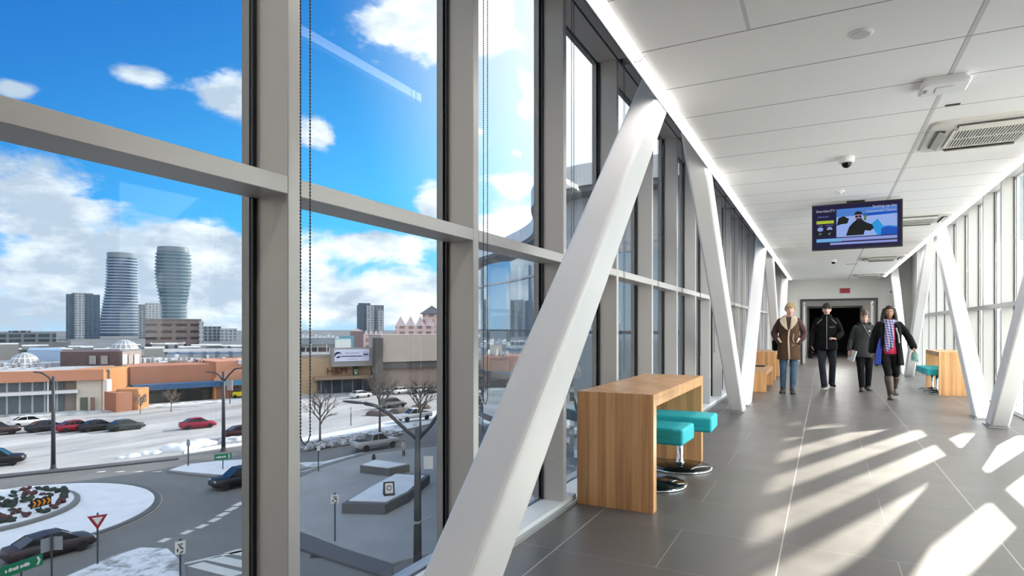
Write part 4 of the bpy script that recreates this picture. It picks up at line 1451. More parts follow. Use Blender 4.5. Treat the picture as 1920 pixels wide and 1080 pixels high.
# round swoosh mark on the left, ring mark on the right, lines of small print between
for a0, a1, rr, wd in ((.3, 3.6, .75, .55), (3.9, 5.9, .62, .5)):
    arc = [(rr * math.cos(a0 + (a1 - a0) * i / 10), rr * math.sin(a0 + (a1 - a0) * i / 10)) for i in range(11)]
    arc += [((rr - wd * (1 - abs(i - 5) / 6)) * math.cos(a0 + (a1 - a0) * i / 10), (rr - wd * (1 - abs(i - 5) / 6)) * math.sin(a0 + (a1 - a0) * i / 10)) for i in range(10, -1, -1)]
    on_banner(.10, -4.55, INK, arc)
for a in range(10):
    t0 = a * PI / 5
    on_banner(.90, -4.5, INK2, [(.62 * math.cos(t0), .62 * math.sin(t0)), (.62 * math.cos(t0 + .45), .62 * math.sin(t0 + .45)), (.5 * math.cos(t0 + .45), .5 * math.sin(t0 + .45)), (.5 * math.cos(t0), .5 * math.sin(t0))])
on_banner(.90, -4.5, INK, [(-.42, -.16), (.42, -.16), (.42, .16), (-.42, .16)])
for row, (z0, u0, u1, h_) in enumerate(((-4.15, .30, .70, .16), (-4.8, .20, .80, .26), (-5.45, .36, .62, .10))):
    u = u0
    rn2 = random.Random(row)
    while u < u1:
        w_ = rn2.uniform(.2, .6)
        on_banner(u, z0, INK2 if row != 1 else INK, [(0, -h_ / 2), (w_, -h_ / 2), (w_, h_ * rn2.uniform(.3, .6)), (0, h_ * rn2.uniform(.2, .6))], 'lettering')
        u += (w_ + .12) / Lb
def wall_text(txt, px, py, size, m, push):
    P, Q = G(596, 738.7), G(694, 734)
    n = away(P, Q)
    k = (px - 596) / 98
    q = P.lerp(Q, k) - n * push
    d = (Q - P).normalized()
    o = words(txt, size, m, m2, (q.x - m2.location.x, q.y - m2.location.y, ztop(py, q) - GZ), (PI / 2, 0, math.atan2(d.y, d.x)), 'CENTER')
    return o
wall_text('H&M', 632, 696, 2.1, outmat('letter_red', (96, 30, 24)), -.45)
put(wallblock('green_sign', (663, 735.6), (672.5, 735.1), 0, .3, outmat('sign_dark_green', (44, 70, 52)), m2, push=.2, ztop_=-7.15, zbot=-9.0))
put(wallblock('sign_panel', (665, 735.5), (670.5, 735.2), 0, .1, outmat('sign_pale_green', (160, 200, 165)), m2, push=.08, ztop_=-8.3, zbot=-8.85))
wall_text('RS', 667.6, 695.5, .95, outmat('letter_pale', (190, 205, 180)), -.05)

m3 = thing('warehouse', 'big blank grey brown block with a dark band below and a dark column', 'building', (G(770, 731).x, G(770, 731).y, GZ))
put(wallblock('upper_block', (715, 736), (900, 726), 0, 9, B_GREY, m3, push=.5, ztop_=-.2, zbot=-6.2))
put(wallblock('lower_wall', (712, 736.2), (900, 726), 0, 6, outmat('lower_wall', (150, 134, 126)), m3, push=2.2, ztop_=-6.21))
put(wallblock('shadow_gap', (715, 736), (900, 726), 0, 1, outmat('gap_shade', (92, 90, 92)), m3, push=1.1, ztop_=-6.21, zbot=-7.6))  # dark strip painting the shade under the upper block
put(wallblock('dark_column', (702.5, 736.8), (716.5, 736), 0, 2, B_GDARK, m3, push=-.6, ztop_=-.9))

# ---- white framed pavilion
m4 = thing('pavilion', 'low blue grey pavilion with white frames and long windows above the tan mall wall', 'building', AT(610, 668, 190).to_tuple())
o = roofblock('window_band', 520, 628, 646, 688, 188, 12, window_grid_mat('pavilion_windows', sr(215, 220, 224), sr(58, 66, 74), 5., 2.2, .1, .35), m4, 3)
put(o)
put(roofblock('roof_fascia', 520, 628, 634, 646, 186, 30, outmat('pavilion_roof', (132, 146, 154), .5), m4, 3))
put(roofblock('roof_slope', 628.2, 658, 638, 655, 189, 25, outmat('pavilion_roof', (148, 162, 168), .5), m4, 8))
for px in (520, 551, 582.5, 612):
    put(roofblock('white_post', px, px + 1.6, 645.5, 668, 184, .5, B_WHITE, m4))
for i in range(9):
    px = 566 + i * 8
    put(roofblock('roof_truss', px, px + 5, 627 + (i % 3) * 2, 634, 194 + i % 2, 2, B_WHITE, m4))

# ---- skyline towers
def slab_tower(label, px0, px1, y0, d, m, yb=668, depth=None, parts=(), name='tower_block', rot=.0, cat='tower'):
    c = AT((px0 + px1) / 2, HZY, d)
    w_ = (px1 - px0) * d / FPX
    h_ = EYE + (HZY - y0) / FPX * d - GZ
    dp = depth or w_ * .8
    az = math.atan2(ray((px0 + px1) / 2, HZY).x, ray((px0 + px1) / 2, HZY).y)
    r = thing(name, label, cat, (c.x, c.y, GZ), -az)
    MB().box(-w_ / 2, w_ / 2, 0, dp, 0, h_).build('body', m, r)
    for (u0, u1, v0, v1, y_, mm, nm) in parts:
        yy0, yy1 = (-y_, dp * .9)
        MB().box(-w_ / 2 + u0 * w_, -w_ / 2 + u1 * w_, yy0, yy1, v0 * h_, v1 * h_).build(nm, mm, r)
    return r


T_GREY = window_grid_mat('tower_grey', sr(132, 140, 148), sr(64, 80, 96), 4.2, 3.2, .35, .3)
T_PALE = window_grid_mat('tower_pale', sr(168, 174, 180), sr(104, 116, 128), 4.0, 3.1, .4, .45)
T_BLUE = window_grid_mat('tower_blue', sr(84, 104, 124), sr(56, 78, 100), 5.0, 3.1, .2, .25)
T_BROWN = window_grid_mat('tower_brown', sr(122, 108, 106), sr(60, 56, 62), 9.0, 4.6, .25, .62)
T_PINK = window_grid_mat('tower_pink', sr(205, 182, 180), sr(150, 126, 128), 6., 4.2, .4, .4)
slab_tower('grey apartment tower left of the two curving towers', 130, 182, 552, 780, T_BLUE, parts=((.25, .55, 0, 1.035, 2.5, T_PALE, 'centre_bay'), (.15, .8, 1.001, 1.03, -4, T_GREY, 'top_storey')))
slab_tower('pale grey apartment tower between the two curving towers', 262, 300, 571, 800, T_GREY, parts=((.3, .95, 0, 1.05, 2., T_PALE, 'centre_bay'),))
slab_tower('broad brown office block in front of the right curving tower', 280, 372, 599, 420, T_BROWN, depth=30, parts=((.0, 1., .995, 1.02, .6, B_TAUPE, 'parapet'),), name='office_block')
slab_tower('narrow stair tower at the right corner of the brown office block', 373.4, 381, 602, 422, T_PALE, depth=6, name='stair_tower')
slab_tower('blue grey apartment slab right of the brown office block', 383, 413, 612, 640, T_GREY)
slab_tower('pale gridded apartment slab at the right end of the left skyline', 414, 443, 616, 630, T_PALE)
slab_tower('small grey block left of the grey apartment tower', 107, 130, 637, 500, T_GREY)
r = slab_tower('wide dark stepped complex at the far left of the skyline', -40, 110, 642, 420, outmat('concrete', (120, 124, 128)), depth=40, name='stepped_complex', parts=((.26, .88, .3, 2.7, -6, window_grid_mat('complex_windows', sr(112, 122, 130), sr(60, 72, 82), 8., 3.4, .2, .35), 'upper_storeys'), (.40, .62, 2.71, 3.0, -8, T_GREY, 'roof_storey')), cat='building')
slab_tower('white trimmed low block with flat canopy before the brown office block', 289, 341, 643, 300, B_WHITE, depth=14, name='canopy_block', parts=((-.05, 1.05, .93, 1.0, 3, B_WHITE, 'canopy'),), cat='building')
slab_tower('slim blue and white apartment tower above the banner', 670, 719, 572, 760, T_GREY, parts=((0, .34, 0, 1.0, .5, T_BLUE, 'glass_corner'), (.05, .5, 1.001, 1.06, -3, T_BLUE, 'top_storey'), (.36, .62, 0, .985, 4., T_PALE, 'balcony_bay'), (.78, 1., 0, .86, 3., T_PALE, 'side_bay')))
PY_ = outmat('pyramid_roof', (196, 176, 178))


def gabled(label, px0, px1, y0, d, m, peaks, hh, name='office_block'):
    r = slab_tower(label, px0, px1, y0, d, m, name=name, cat='building')
    w_ = (px1 - px0) * d / FPX
    h_ = EYE + (HZY - y0) / FPX * d - GZ
    for k in range(peaks):
        x0, x1 = -w_ / 2 + w_ * k / peaks, -w_ / 2 + w_ * (k + 1) / peaks
        MB().add([(x0, 0, h_), (x1, 0, h_), (x1, w_ * .7, h_), (x0, w_ * .7, h_), ((x0 + x1) / 2, w_ * .2, h_ + hh)], [(0, 1, 2, 3), (0, 1, 4), (1, 2, 4), (2, 3, 4), (3, 0, 4)]).build('roof_peak', PY_, r)
    return r


gabled('pink stone office block with four roof peaks over the tan mall', 682, 719, 628, 380, T_PINK, 4, 3.2)
gabled('dusky pink office block left of the four-peaked pink block', 657, 681.5, 621, 420, outmat('dusky_pink', (138, 116, 122)), 1, 2.)
r = gabled('large pink office block with glazed slopes over the blank grey block', 742, 816, 611, 420, T_PINK, 4, 7.)
MB().box(5, 18, 4, 16, GZ * 0 + 14.1, 24.).build('turret', T_PINK, r)
MB().add([(3, 2, 24.01), (20, 2, 24.01), (20, 18, 24.01), (3, 18, 24.01), (11.5, 10, 30)], [(0, 1, 2, 3), (0, 1, 4), (1, 2, 4), (2, 3, 4), (3, 0, 4)]).build('pyramid_roof', outmat('grey_roof', (104, 106, 114)), r)
slab_tower('plain pink block at the right edge beside the pyramid roof', 817.5, 850, 608, 445, T_PINK, name='office_block', cat='building')
slab_tower('teal blue low block behind the white framed pavilion', 637, 663, 630, 330, outmat('teal_block', (110, 160, 172)), name='office_block', cat='building')


# ---- the two curving towers
def curvy(label, rows, d, twist, glassm, slabm, gap=3.4):
    """rows: (picture row, left column, right column) from the top down"""
    px = (rows[0][1] + rows[0][2]) / 2
    c = AT(px, HZY, d)
    az = math.atan2(ray(px, HZY).x, ray(px, HZY).y)
    r = thing('curving_tower', label, 'tower', (c.x, c.y, GZ), -az)
    k = d / FPX
    zs = [EYE + (HZY - y) * k - GZ for y, _, _ in rows]

    def at(z):
        for i in range(len(rows) - 1):
            if zs[i] >= z >= zs[i + 1] - 1e-6:
                t = (zs[i] - z) / (zs[i] - zs[i + 1])
                t2 = t
                l = rows[i][1] + (rows[i + 1][1] - rows[i][1]) * t2
                q = rows[i][2] + (rows[i + 1][2] - rows[i][2]) * t2
                return ((l + q) / 2 - px) * k, (q - l) / 2 * k
        j = 0 if z > zs[0] else -1
        return ((rows[j][1] + rows[j][2]) / 2 - px) * k, (rows[j][2] - rows[j][1]) / 2 * k

    def ringat(z, grow):
        cx, w = at(z)
        w += grow
        w2 = 21.
        return [(cx + w * math.cos(2 * PI * j / 40), w2 * math.sin(2 * PI * j / 40) * (1 + 0 * twist), z) for j in range(40)]

    n = int(zs[0] / 1.7)
    MB().rings([ringat(zs[0] * i / n, -1.4) for i in range(n + 1)]).build('glazing', glassm, r, smooth=True)
    b = MB()
    z = gap
    while z < zs[0] - 9:
        b.rings([ringat(z, .6), ringat(z + 2.0, .6)])
        z += gap
    b.build('balconies', slabm, r)
    b = MB().rings([ringat(zs[0] - 8, -.9), ringat(zs[0] + .8, -.9)]).build('crown', outmat('tower_crown', (120, 136, 148), .35), r, smooth=False)
    return r


curvy('left curving tower, ribbed with balconies and widening towards its foot', [(476, 204, 254), (520, 204, 254), (548, 201.5, 255), (575, 197, 257), (600, 193, 260), (640, 191, 262), (680, 191, 262)], 1100, .3, outmat('tower_glass_dark', (58, 84, 112), .2), outmat('balcony_slab', (150, 168, 188), .5), 5.2)
curvy('right curving tower with a bulging glass top and a narrow waist', [(465, 298, 352), (482, 296, 354), (510, 295, 355.5), (530, 296, 355), (550, 300, 352), (572, 302.5, 348.5), (600, 302, 349), (680, 299, 352)], 1080, .3, outmat('tower_glass_teal', (74, 104, 120), .15), outmat('balcony_slab_dark', (122, 140, 154), .5), 6.0)

# ---- low hazy skyline
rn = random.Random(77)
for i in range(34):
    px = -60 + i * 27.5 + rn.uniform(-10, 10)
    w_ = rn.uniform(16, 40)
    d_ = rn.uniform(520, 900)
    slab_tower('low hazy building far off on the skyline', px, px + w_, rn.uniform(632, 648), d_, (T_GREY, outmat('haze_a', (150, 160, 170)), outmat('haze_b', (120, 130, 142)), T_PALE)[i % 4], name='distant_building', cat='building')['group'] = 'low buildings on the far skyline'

# ---- flat-roofed blocks between the mall and the towers
LOWR = [outmat('low_wall_a', (120, 122, 128)), outmat('low_wall_b', (150, 148, 146)), outmat('low_wall_c', (96, 100, 108)), window_grid_mat('low_wall_d', sr(140, 142, 146), sr(70, 78, 86), 6., 3.2, .3, .4)]
rn = random.Random(15)
for i in range(22):
    px = -30 + i * 23 + rn.uniform(-5, 5)
    if px > 455:
        px += 110
    w_ = rn.uniform(18, 40)
    d_ = 205 + (i * 2 % 5) * 27
    t_ = slab_tower('low flat-roofed block with a snowy roof between the mall and the towers', px, px + w_, rn.uniform(646, 657), d_, LOWR[i % 4], name='low_building', cat='building', depth=13)
    t_['group'] = 'low flat-roofed blocks beyond the mall'
    h_ = max(v.co.z for v in t_.children[0].data.vertices)
    MB().box(-w_ * d_ / FPX / 2, w_ * d_ / FPX / 2, 0, 13, h_ + .01, h_ + .4).build('snowy_roof', M['snow'], t_)

# ---- the curved glass building the corridor runs into
def curved_building():
    r = thing('curved_glass_building', 'tall curved glass building with overhanging white roof beyond the nearest brace', 'building', (-20, 45, GZ))
    CTRL = [(-2.0, 29.6), (-6.9, 29.3), (-10.9, 29.4), (-13.6, 32.0), (-16.0, 37.3), (-19.2, 43.0), (-25.9, 50.0), (-32.2, 55.4), (-38.3, 64), (-41.3, 74), (-38, 86), (-34, 124)]
    P = [Vector((a, c, 0)) for a, c in CTRL]
    C = []
    for i in range(len(P) - 1):
        p0, p1, p2, p3 = P[max(i - 1, 0)], P[i], P[i + 1], P[min(i + 2, len(P) - 1)]
        for k in range(8):
            t = k / 8
            C.append(.5 * ((2 * p1) + (p2 - p0) * t + (2 * p0 - 5 * p1 + 4 * p2 - p3) * t * t + (3 * p1 - p0 - 3 * p2 + p3) * t ** 3))
    C.append(P[-1])
    N = []
    for i, q in enumerate(C):
        d = (C[min(i + 1, len(C) - 1)] - C[max(i - 1, 0)]).normalized()
        N.append(Vector((-d.y, d.x, 0)))
    ZT = 9.2
    glassm, t, p = new_mat('curved_facade_glass')
    p.inputs['Base Color'].default_value = (.50, .58, .62, 1)
    p.inputs['Metallic'].default_value = .8
    p.inputs['Roughness'].default_value = .03

    def band(name, z0, z1, o0, o1, m, s0=0, s1=None):
        A = [C[i] + N[i] * o0 for i in range(s0, s1 or len(C))]
        B = [C[i] + N[i] * o1 for i in range(s0, s1 or len(C))]
        b = MB().rings([[(*q.to_2d(), z0), (*q2.to_2d(), z0), (*q2.to_2d(), z1), (*q.to_2d(), z1)] for q, q2 in zip(A, B)])
        return put(b.build(name, m, r))
    sgn = 1
    band('facade', GZ, ZT - 1.2, .0, -.4, glassm)
    band('ribbed_panel', 5.0, ZT - 1.26, .06, .005, outmat('ribbed_panel', (206, 210, 214), .45), 0, 21)
    band('roof_fascia', ZT - 1.0, ZT + .05, 1.4, -.5, outmat('roof_white', (236, 238, 240), .4))
    band('roof_soffit', ZT - 1.25, ZT - 1.01, 1.2, -.4, outmat('soffit_grey', (120, 128, 134), .5))
    for z in (5.5, .95, -3.6, -8.1):
        band('spandrel', z, z + (.16 if z > 0 else .5), .14, -.1, B_WHITE if z > 2 else outmat('spandrel_dark', (70, 78, 86), .3))
    fins = MB()
    acc = 0.
    for i in range(1, 22):
        acc += (C[i] - C[i - 1]).length
        if acc > .45:
            acc = 0.
            q, n = C[i], N[i]
            d = Vector((n.y, -n.x, 0))
            a = [q + n * .22 + d * .05, q + n * .22 - d * .05, q - d * .05, q + d * .05]
            fins.prism([(w.x, w.y) for w in a], 5.0, ZT - 1.26)
    put(fins.build('fins', outmat('fin_metal', (196, 202, 208), .35), r))
    body = [(q - n * .5) for q, n in zip(C, N)]
    put(MB().prism([(q.x, q.y) for q in body] + [(2.7, 124), (2.7, 31.5)], ZT - 1.2, ZT - .1).build('roof', B_ROOF, r))
    b = MB().prism([(2.72, 31.5), (2.72, 124), (2.3, 124), (2.3, 31.5)], GZ, ZT - 1.21)
    b.prism([(-34, 123.6), (2.3, 123.6), (2.3, 124), (-34, 124)], GZ, ZT - 1.21)
    put(b.build('rear_wall', B_TAUPE, r))
    return r


curved_building()
r = thing('campus_wing', 'pale campus wing past the end of the corridor on the sunny side', 'building', (20, 40, GZ))
put(MB().box(2.8, 34, 24.2, 60, GZ, 6.85).build('wall', B_CREAM, r))
put(MB().box(2.8, 34.3, 23.9, 60.3, 6.86, 7.15).build('roof', B_ROOF, r))
g = MB()
for z in (-9, -4.6, -.2, 4.0):
    for k in range(9):
        g.box(4.6 + k * 3.2, 6.9 + k * 3.2, 24.12, 24.19, z, z + 2.0)
put(g.build('windows', B_GLASS, r))
# plain building the corridor starts from, behind the viewer
r = thing('campus_hall', 'plain pale hall behind the viewer where the corridor starts', 'building', (0, -10, GZ))
put(MB().box(-9, 12, -30, Y0 - .45, GZ, 6.).build('wall', B_CREAM, r))
put(MB().box(-9.3, 12.3, -30.3, Y0 - .4, 6.01, 6.3).build('roof', B_ROOF, r))
# ================================================================== people
SKIN = {k: mat('skin_' + k, c, .5) for k, c in (('fair', (.60, .36, .27)), ('pink', (.62, .36, .29)), ('brown', (.30, .155, .095)))}
M['eye'] = mat('eye_white', (.62, .6, .58), .2)
M['iris'] = mat('iris', (.03, .02, .015), .2)
M['lip'] = mat('lip', (.36, .12, .10), .5)


def head_grid(n=40, m=30, grow=0.):
    """head as a closed grid, face towards -Y, origin in the middle of the skull"""
    R = []
    for i in range(1, m):
        t = PI * i / m
        row = []
        for k in range(n):
            a = 2 * PI * k / n
            x, y, z = math.sin(t) * math.cos(a), math.sin(t) * math.sin(a), -math.cos(t)
            X, Y, Z = x * .074, y * .094, z * .115
            if z < 0:                                    # jaw narrows to the chin
                f = min(1, -z)
                X *= 1 - .34 * f ** 1.6
                Y = Y * (1 - .10 * f) - .012 * f
                if Y > 0:
                    Y *= 1 - .55 * f ** 1.5
            else:
                Y *= 1.03
            if y < 0:                                    # face detail
                g = lambda cx, cz, sx, sz: math.exp(-((X - cx) / sx) ** 2 - ((Z - cz) / sz) ** 2)
                Y *= .97
                Y -= .021 * g(0, -.022, .0125, .017) + .010 * g(0, .002, .009, .02)
                Y += .009 * (g(.031, .012, .017, .011) + g(-.031, .012, .017, .011))
                Y -= .005 * (g(.03, .032, .022, .009) + g(-.03, .032, .022, .009))
                Y -= .006 * g(0, -.058, .022, .010)
                Y -= .007 * g(0, -.094, .018, .013)
                Y -= .004 * (g(.042, -.02, .016, .018) + g(-.042, -.02, .016, .018))
            k_ = 1 + grow
            row.append(Vector((X * k_, Y * k_, Z * k_)))
        R.append(row)
    return R


def head_mesh(b, M_):
    R = head_grid()
    b.rings([[M_ @ p for p in r] for r in R], True, True)
    for s in (-1, 1):
        e = MB().ball((0, 0, 0), .012, .021, .031, 10, 7)
        e.move(M_ @ Matrix.Translation((s * .075, .008, -.006)) @ Matrix.Rotation(s * .25, 4, 'Z'))
        b.add(e.v, e.f)


def face_parts(r, M_, sk, glasses=False, smile=False, brow=(.05, .03, .02)):
    for s in (-1, 1):
        e = MB().ball((0, 0, 0), .0125, .009, .0075, 12, 8).move(M_ @ Matrix.Translation((s * .031, -.0785, .012))).build('eye', M['eye'], r, smooth=True)
        MB().ball((0, 0, 0), .0058, .004, .0058, 10, 6).move(M_ @ Matrix.Translation((s * .031, -.0855, .012))).build('iris', M['iris'], e, smooth=True)
        MB().tube([M_ @ Vector((s * .014, -.0925, .029)), M_ @ Vector((s * .03, -.0925, .034)), M_ @ Vector((s * .048, -.083, .029))], [.0035, .004, .0025], 6).build('eyebrow', mat('brow', brow, .7), r)
    w = .025 if smile else .02
    dz = .006 if smile else 0
    MB().tube([M_ @ Vector((-w, -.084, -.058 + dz)), M_ @ Vector((-w * .4, -.0945, -.0605)), M_ @ Vector((w * .4, -.0945, -.0605)), M_ @ Vector((w, -.084, -.058 + dz))], [.003, .0062, .0062, .003], 8).build('mouth', M['lip'], r, smooth=True)
    if glasses:
        gm = mat('glasses_frame', (.02, .02, .022), .3)
        b = MB()
        for s in (-1, 1):
            q = [M_ @ Vector((s * .033 + .025 * math.cos(2 * PI * i / 16), -.102, .010 + .019 * math.sin(2 * PI * i / 16))) for i in range(17)]
            b.tube(q, .0032, 6)
            b.tube([M_ @ Vector((s * .057, -.098, .014)), M_ @ Vector((s * .078, -.05, .014)), M_ @ Vector((s * .08, .012, .008))], .0025, 6)
        b.tube([M_ @ Vector((-.009, -.103, .012)), M_ @ Vector((0, -.106, .015)), M_ @ Vector((.009, -.103, .012))], .0025, 6)
        b.build('glasses', gm, r)


def hand(b, wrist, d, palm_n, side, curl=.35, k=1., spread=.12):
    """palm, four fingers and a thumb; D points along the fingers, PALM_N out of the palm, SIDE = +1 thumb to the right of D seen from the back"""
    d = Vector(d).normalized()
    nrm = Vector(palm_n)
    nrm = (nrm - d * nrm.dot(d)).normalized()
    t = d.cross(nrm).normalized() * side                 # towards the thumb
    w = Vector(wrist)
    P = lambda a, c, e: w + (d * a + t * c + nrm * e) * k
    b.rings([[P(a, c * wd, e * th) for c, e in ((1, 0), (.7, .8), (0, 1), (-.7, .8), (-1, 0), (-.7, -.8), (0, -1), (.7, -.8))] for a, wd, th in ((-.015, .026, .019), (.02, .034, .016), (.06, .041, .015), (.09, .041, .013), (.1, .036, .009))])
    for c, L in ((.031, .068), (.0105, .077), (-.0105, .072), (-.031, .056)):
        p = P(.092, c, 0)
        ang = 0.
        pts, rad = [p], [.0092 * k]
        dd = (d + t * (c * spread / .03)).normalized()
        for j, f in enumerate((.45, .32, .23)):
            ang += curl * (1.1 if j else .7)
            v = dd * math.cos(ang) + nrm * math.sin(ang)
            p = p + v * L * f * k
            pts.append(p)
            rad.append((.0088 - .0009 * j) * k)
        b.capsule(pts, rad, 8)
    p = P(.022, .030, .004)
    p1 = p + (d * .55 + t * .75 + nrm * .3).normalized() * .036 * k
    p2 = p1 + (d * .85 + t * .30 + nrm * .4 * (1 + curl)).normalized() * .03 * k
    p3 = p2 + (d * .95 + t * .05 + nrm * .5 * (1 + curl)).normalized() * .024 * k
    b.capsule([p, p1, p2, p3], [.0125 * k, .011 * k, .0098 * k, .0085 * k], 8)


def lerp3(a, c, t):
    return Vector(a).lerp(Vector(c), t)


def leg_body(b, hip, knee, ankle, toe):
    b.capsule([hip, lerp3(hip, knee, .5), knee], [.085, .072, .054], 12)
    b.capsule([knee, lerp3(knee, ankle, .35), ankle], [.054, .050, .030], 12)
    b.capsule([ankle, lerp3(ankle, toe, .35) - Vector((0, 0, .012)), lerp3(ankle, toe, .62) - Vector((0, 0, .008))], [.030, .022, .016], 10)


def arm_body(b, sh, el, wr):
    sh = Vector((sh[0] * .84, sh[1], sh[2] - .015))
    b.capsule([sh, lerp3(sh, el, .5), el], [.040, .038, .034], 12)
    b.capsule([el, lerp3(el, wr, .4), wr], [.036, .034, .024], 12)


def shoe_mesh(ankle, toe, sole=.03, w=.050, hh=.112, heel=.07):
    """shoe from heel to toe; ankle and toe are points at the ankle and over the toe tip"""
    a, t = Vector(ankle), Vector(toe)
    f = (t - a)
    f.z = 0
    f.normalize()
    sidev = Vector((-f.y, f.x, 0))
    base = min(a.z, t.z)
    L = (Vector((t.x, t.y, 0)) - Vector((a.x, a.y, 0))).length + heel + .03
    st = []
    for u, ww, h in ((0, .6, .8), (.06, .8, 1.05), (.25, .85, 1.15), (.40, .82, .95), (.60, 1., .66), (.82, 1.02, .5), (.95, .75, .40), (1, .4, .28)):
        c = Vector((a.x, a.y, 0)) - f * heel + f * (u * L)
        z0 = lerp3((0, 0, a.z - .085), (0, 0, t.z - .03), min(1, max(0, (u * L - heel) / (L - heel)))).z
        st.append((c, ww * w, h * hh, z0))
    up = [[c + sidev * (ww * x) + Vector((0, 0, z0 + sole * .6 + (h - sole * .5) * z)) for x, z in ((-1, 0), (-1, .35), (-.75, .8), (0, 1), (.75, .8), (1, .35), (1, 0))] for c, ww, h, z0 in st]
    so = [[c + sidev * (ww * 1.05 * x) + Vector((0, 0, z0 + z * sole)) for x, z in ((-1, 0), (-1, 1), (1, 1), (1, 0))] for c, ww, h, z0 in st]
    return MB().rings(up), MB().rings(so)


def trousers(hips, legs, m, r, loose=1., zt=1.02, vox=.011, name='trousers', flare=.0):
    b = MB()
    (hx, hy, hz) = hips
    b.ell([(hx, hy, hz - .10, .15, .10), (hx, hy, hz, .172, .118), (hx, hy, hz + .08, .165, .11), (hx, hy, zt, .15, .10)])
    for hip, knee, ankle in legs:
        b.capsule([Vector(hip) + Vector((0, 0, .03)), lerp3(hip, knee, .5), Vector(knee)], [.10 * loose, .088 * loose, .070 * loose], 14)
        b.tube([Vector(knee) + (Vector(knee) - Vector(ankle)).normalized() * .03, lerp3(knee, ankle, .4), lerp3(knee, ankle, .85), lerp3(knee, ankle, 1.11)], [.069 * loose, .066 * loose, .056 * loose + flare, .056 * loose + flare], 14)
    return b.build(name, m, r, voxel=vox, sm=3)


def person(label, x, y, s, sk, P, rz=0., group=None, vox=.0075):
    """continuous body: torso, neck, head, arms with hands, legs"""
    r = thing('person', label, 'person', (x, y, 0), rz, group)
    r.scale = (s, s, s)
    b = MB()
    cx, cy = P.get('chest', (0, 0))
    b.ell([(0, 0, .86, .10, .07), (0, 0, .93, .150, .095), (0, 0, 1.02, .140, .090), (cx * .5, cy * .5, 1.12, .128, .085), (cx, cy, 1.27, .150, .100), (cx, cy, 1.38, .155, .090), (cx, cy, 1.44, .115, .065), (cx, cy, 1.47, .06, .05)])
    hd = Vector(P['head'])
    b.tube([(cx, cy + .005, 1.43), (cx * .7 + hd.x * .3, cy + .002, 1.49), (hd.x, hd.y + .02, hd.z - .07)], [.062, .053, .052], 14)
    HM = Matrix.Translation(hd) @ Euler(P.get('tilt', (0, 0, 0))).to_matrix().to_4x4()
    head_mesh(b, HM)
    for sd, (sh, el, wr, hd_d, hd_n, curl) in P['arms'].items():
        arm_body(b, sh, el, wr)
        hand(b, wr, hd_d, hd_n, -1 if sd == 'l' else 1, curl)
    for hip, knee, ankle, toe in P['legs']:
        leg_body(b, hip, knee, ankle, toe)
    b.build('body', sk, r, voxel=vox, sm=1)
    return r, HM


def hair_cap(r, HM, m, keep, grow=.07, rough=.006, seed=1, name='hair', vox=.006, extra=None):
    rn = random.Random(seed)
    R = head_grid(36, 26)
    b = MB()
    for row in R:
        for p in row:
            t = p.normalized()
            if keep(p.x, p.y, p.z):
                q = p * (1 + grow) + t * rn.uniform(-.2, 1) * rough
                b.ball(HM @ q, .0145, .0145, .013, 7, 5)
    if extra:
        extra(b)
    return b.build(name, m, r, voxel=vox, sm=2)


def plaited(name, cols, sx=60., sz=42.):
    m, t, p = new_mat(name)
    tc = t.n('ShaderNodeTexCoord').outputs['Object']
    sep = t.n('ShaderNodeSeparateXYZ')
    t.put(sep.inputs[0], tc)
    a = t.math('SINE', t.math('MULTIPLY', t.math('ADD', sep.outputs[0], sep.outputs[2]), sx))
    c = t.math('SINE', t.math('MULTIPLY', t.math('SUBTRACT', sep.outputs[2], sep.outputs[0]), sz))
    v = t.math('MULTIPLY_ADD', t.math('MULTIPLY', a, c), .5, .5)
    nd = t.ramp(v, [(.0, cols[0]), (.4, cols[1]), (.7, cols[2])])
    t.put(p.inputs['Base Color'], nd)
    p.inputs['Roughness'].default_value = .85
    return m


JEANS = mat('blue_denim', (.035, .075, .13), .8, var=.45, vscale=7)
DARK_DENIM = mat('dark_denim', (.014, .018, .028), .9, var=.3, vscale=8)
BLACK_CLOTH = mat('black_cloth', (.007, .007, .0085), .9, var=.25, vscale=10, spec=.15)
BOOT = mat('brown_boot', (.055, .036, .028), .5, var=.25, vscale=20)
SOLE = mat('dark_sole', (.02, .018, .017), .7)

# ---- man in the brown shearling coat, hands in his pockets
P = dict(head=(.02, -.03, 1.625), tilt=(.10, 0, .10),
         arms={'r': ((-.17, .0, 1.41), (-.27, .07, 1.17), (-.150, -.045, .985), (.45, .05, -.8), (0, -1, 0), .5),
               'l': ((.17, .0, 1.41), (.27, .07, 1.17), (.150, -.045, .985), (-.45, .05, -.8), (0, -1, 0), .5)},
         legs=[((-.085, 0, .92), (-.10, -.05, .50), (-.105, .02, .085), (-.115, -.15, .03)), ((.085, 0, .92), (.085, -.07, .50), (.07, -.10, .085), (.09, -.27, .03))])
r, HM = person('man with fair wavy hair in a brown shearling coat and blue jeans', -.60, 12.8, .985, SKIN['fair'], P)
face_parts(r, HM, 'fair', brow=(.16, .10, .05))
HAIR_FAIR = mat('fair_hair', (.36, .25, .13), .6, var=.35, vscale=60)


def quiff(b):
    rt = random.Random(6)
    for i in range(40):
        a, e = rt.uniform(-1.9, 1.9), rt.uniform(.45, 1.4)
        q = Vector((.078 * math.sin(a) * math.cos(e), -.094 * math.cos(a) * math.cos(e), .114 * math.sin(e)))
        if q.y < -.03 and q.z < .055:
            continue
        d = Vector((.55 + rt.uniform(-.3, .3), -.35 + rt.uniform(-.3, .3), .55 * rt.random())).normalized()
        b.capsule([HM @ q, HM @ (q * 1.07 + d * .014), HM @ (q * 1.10 + d * .032)], [.014, .012, .006], 7)


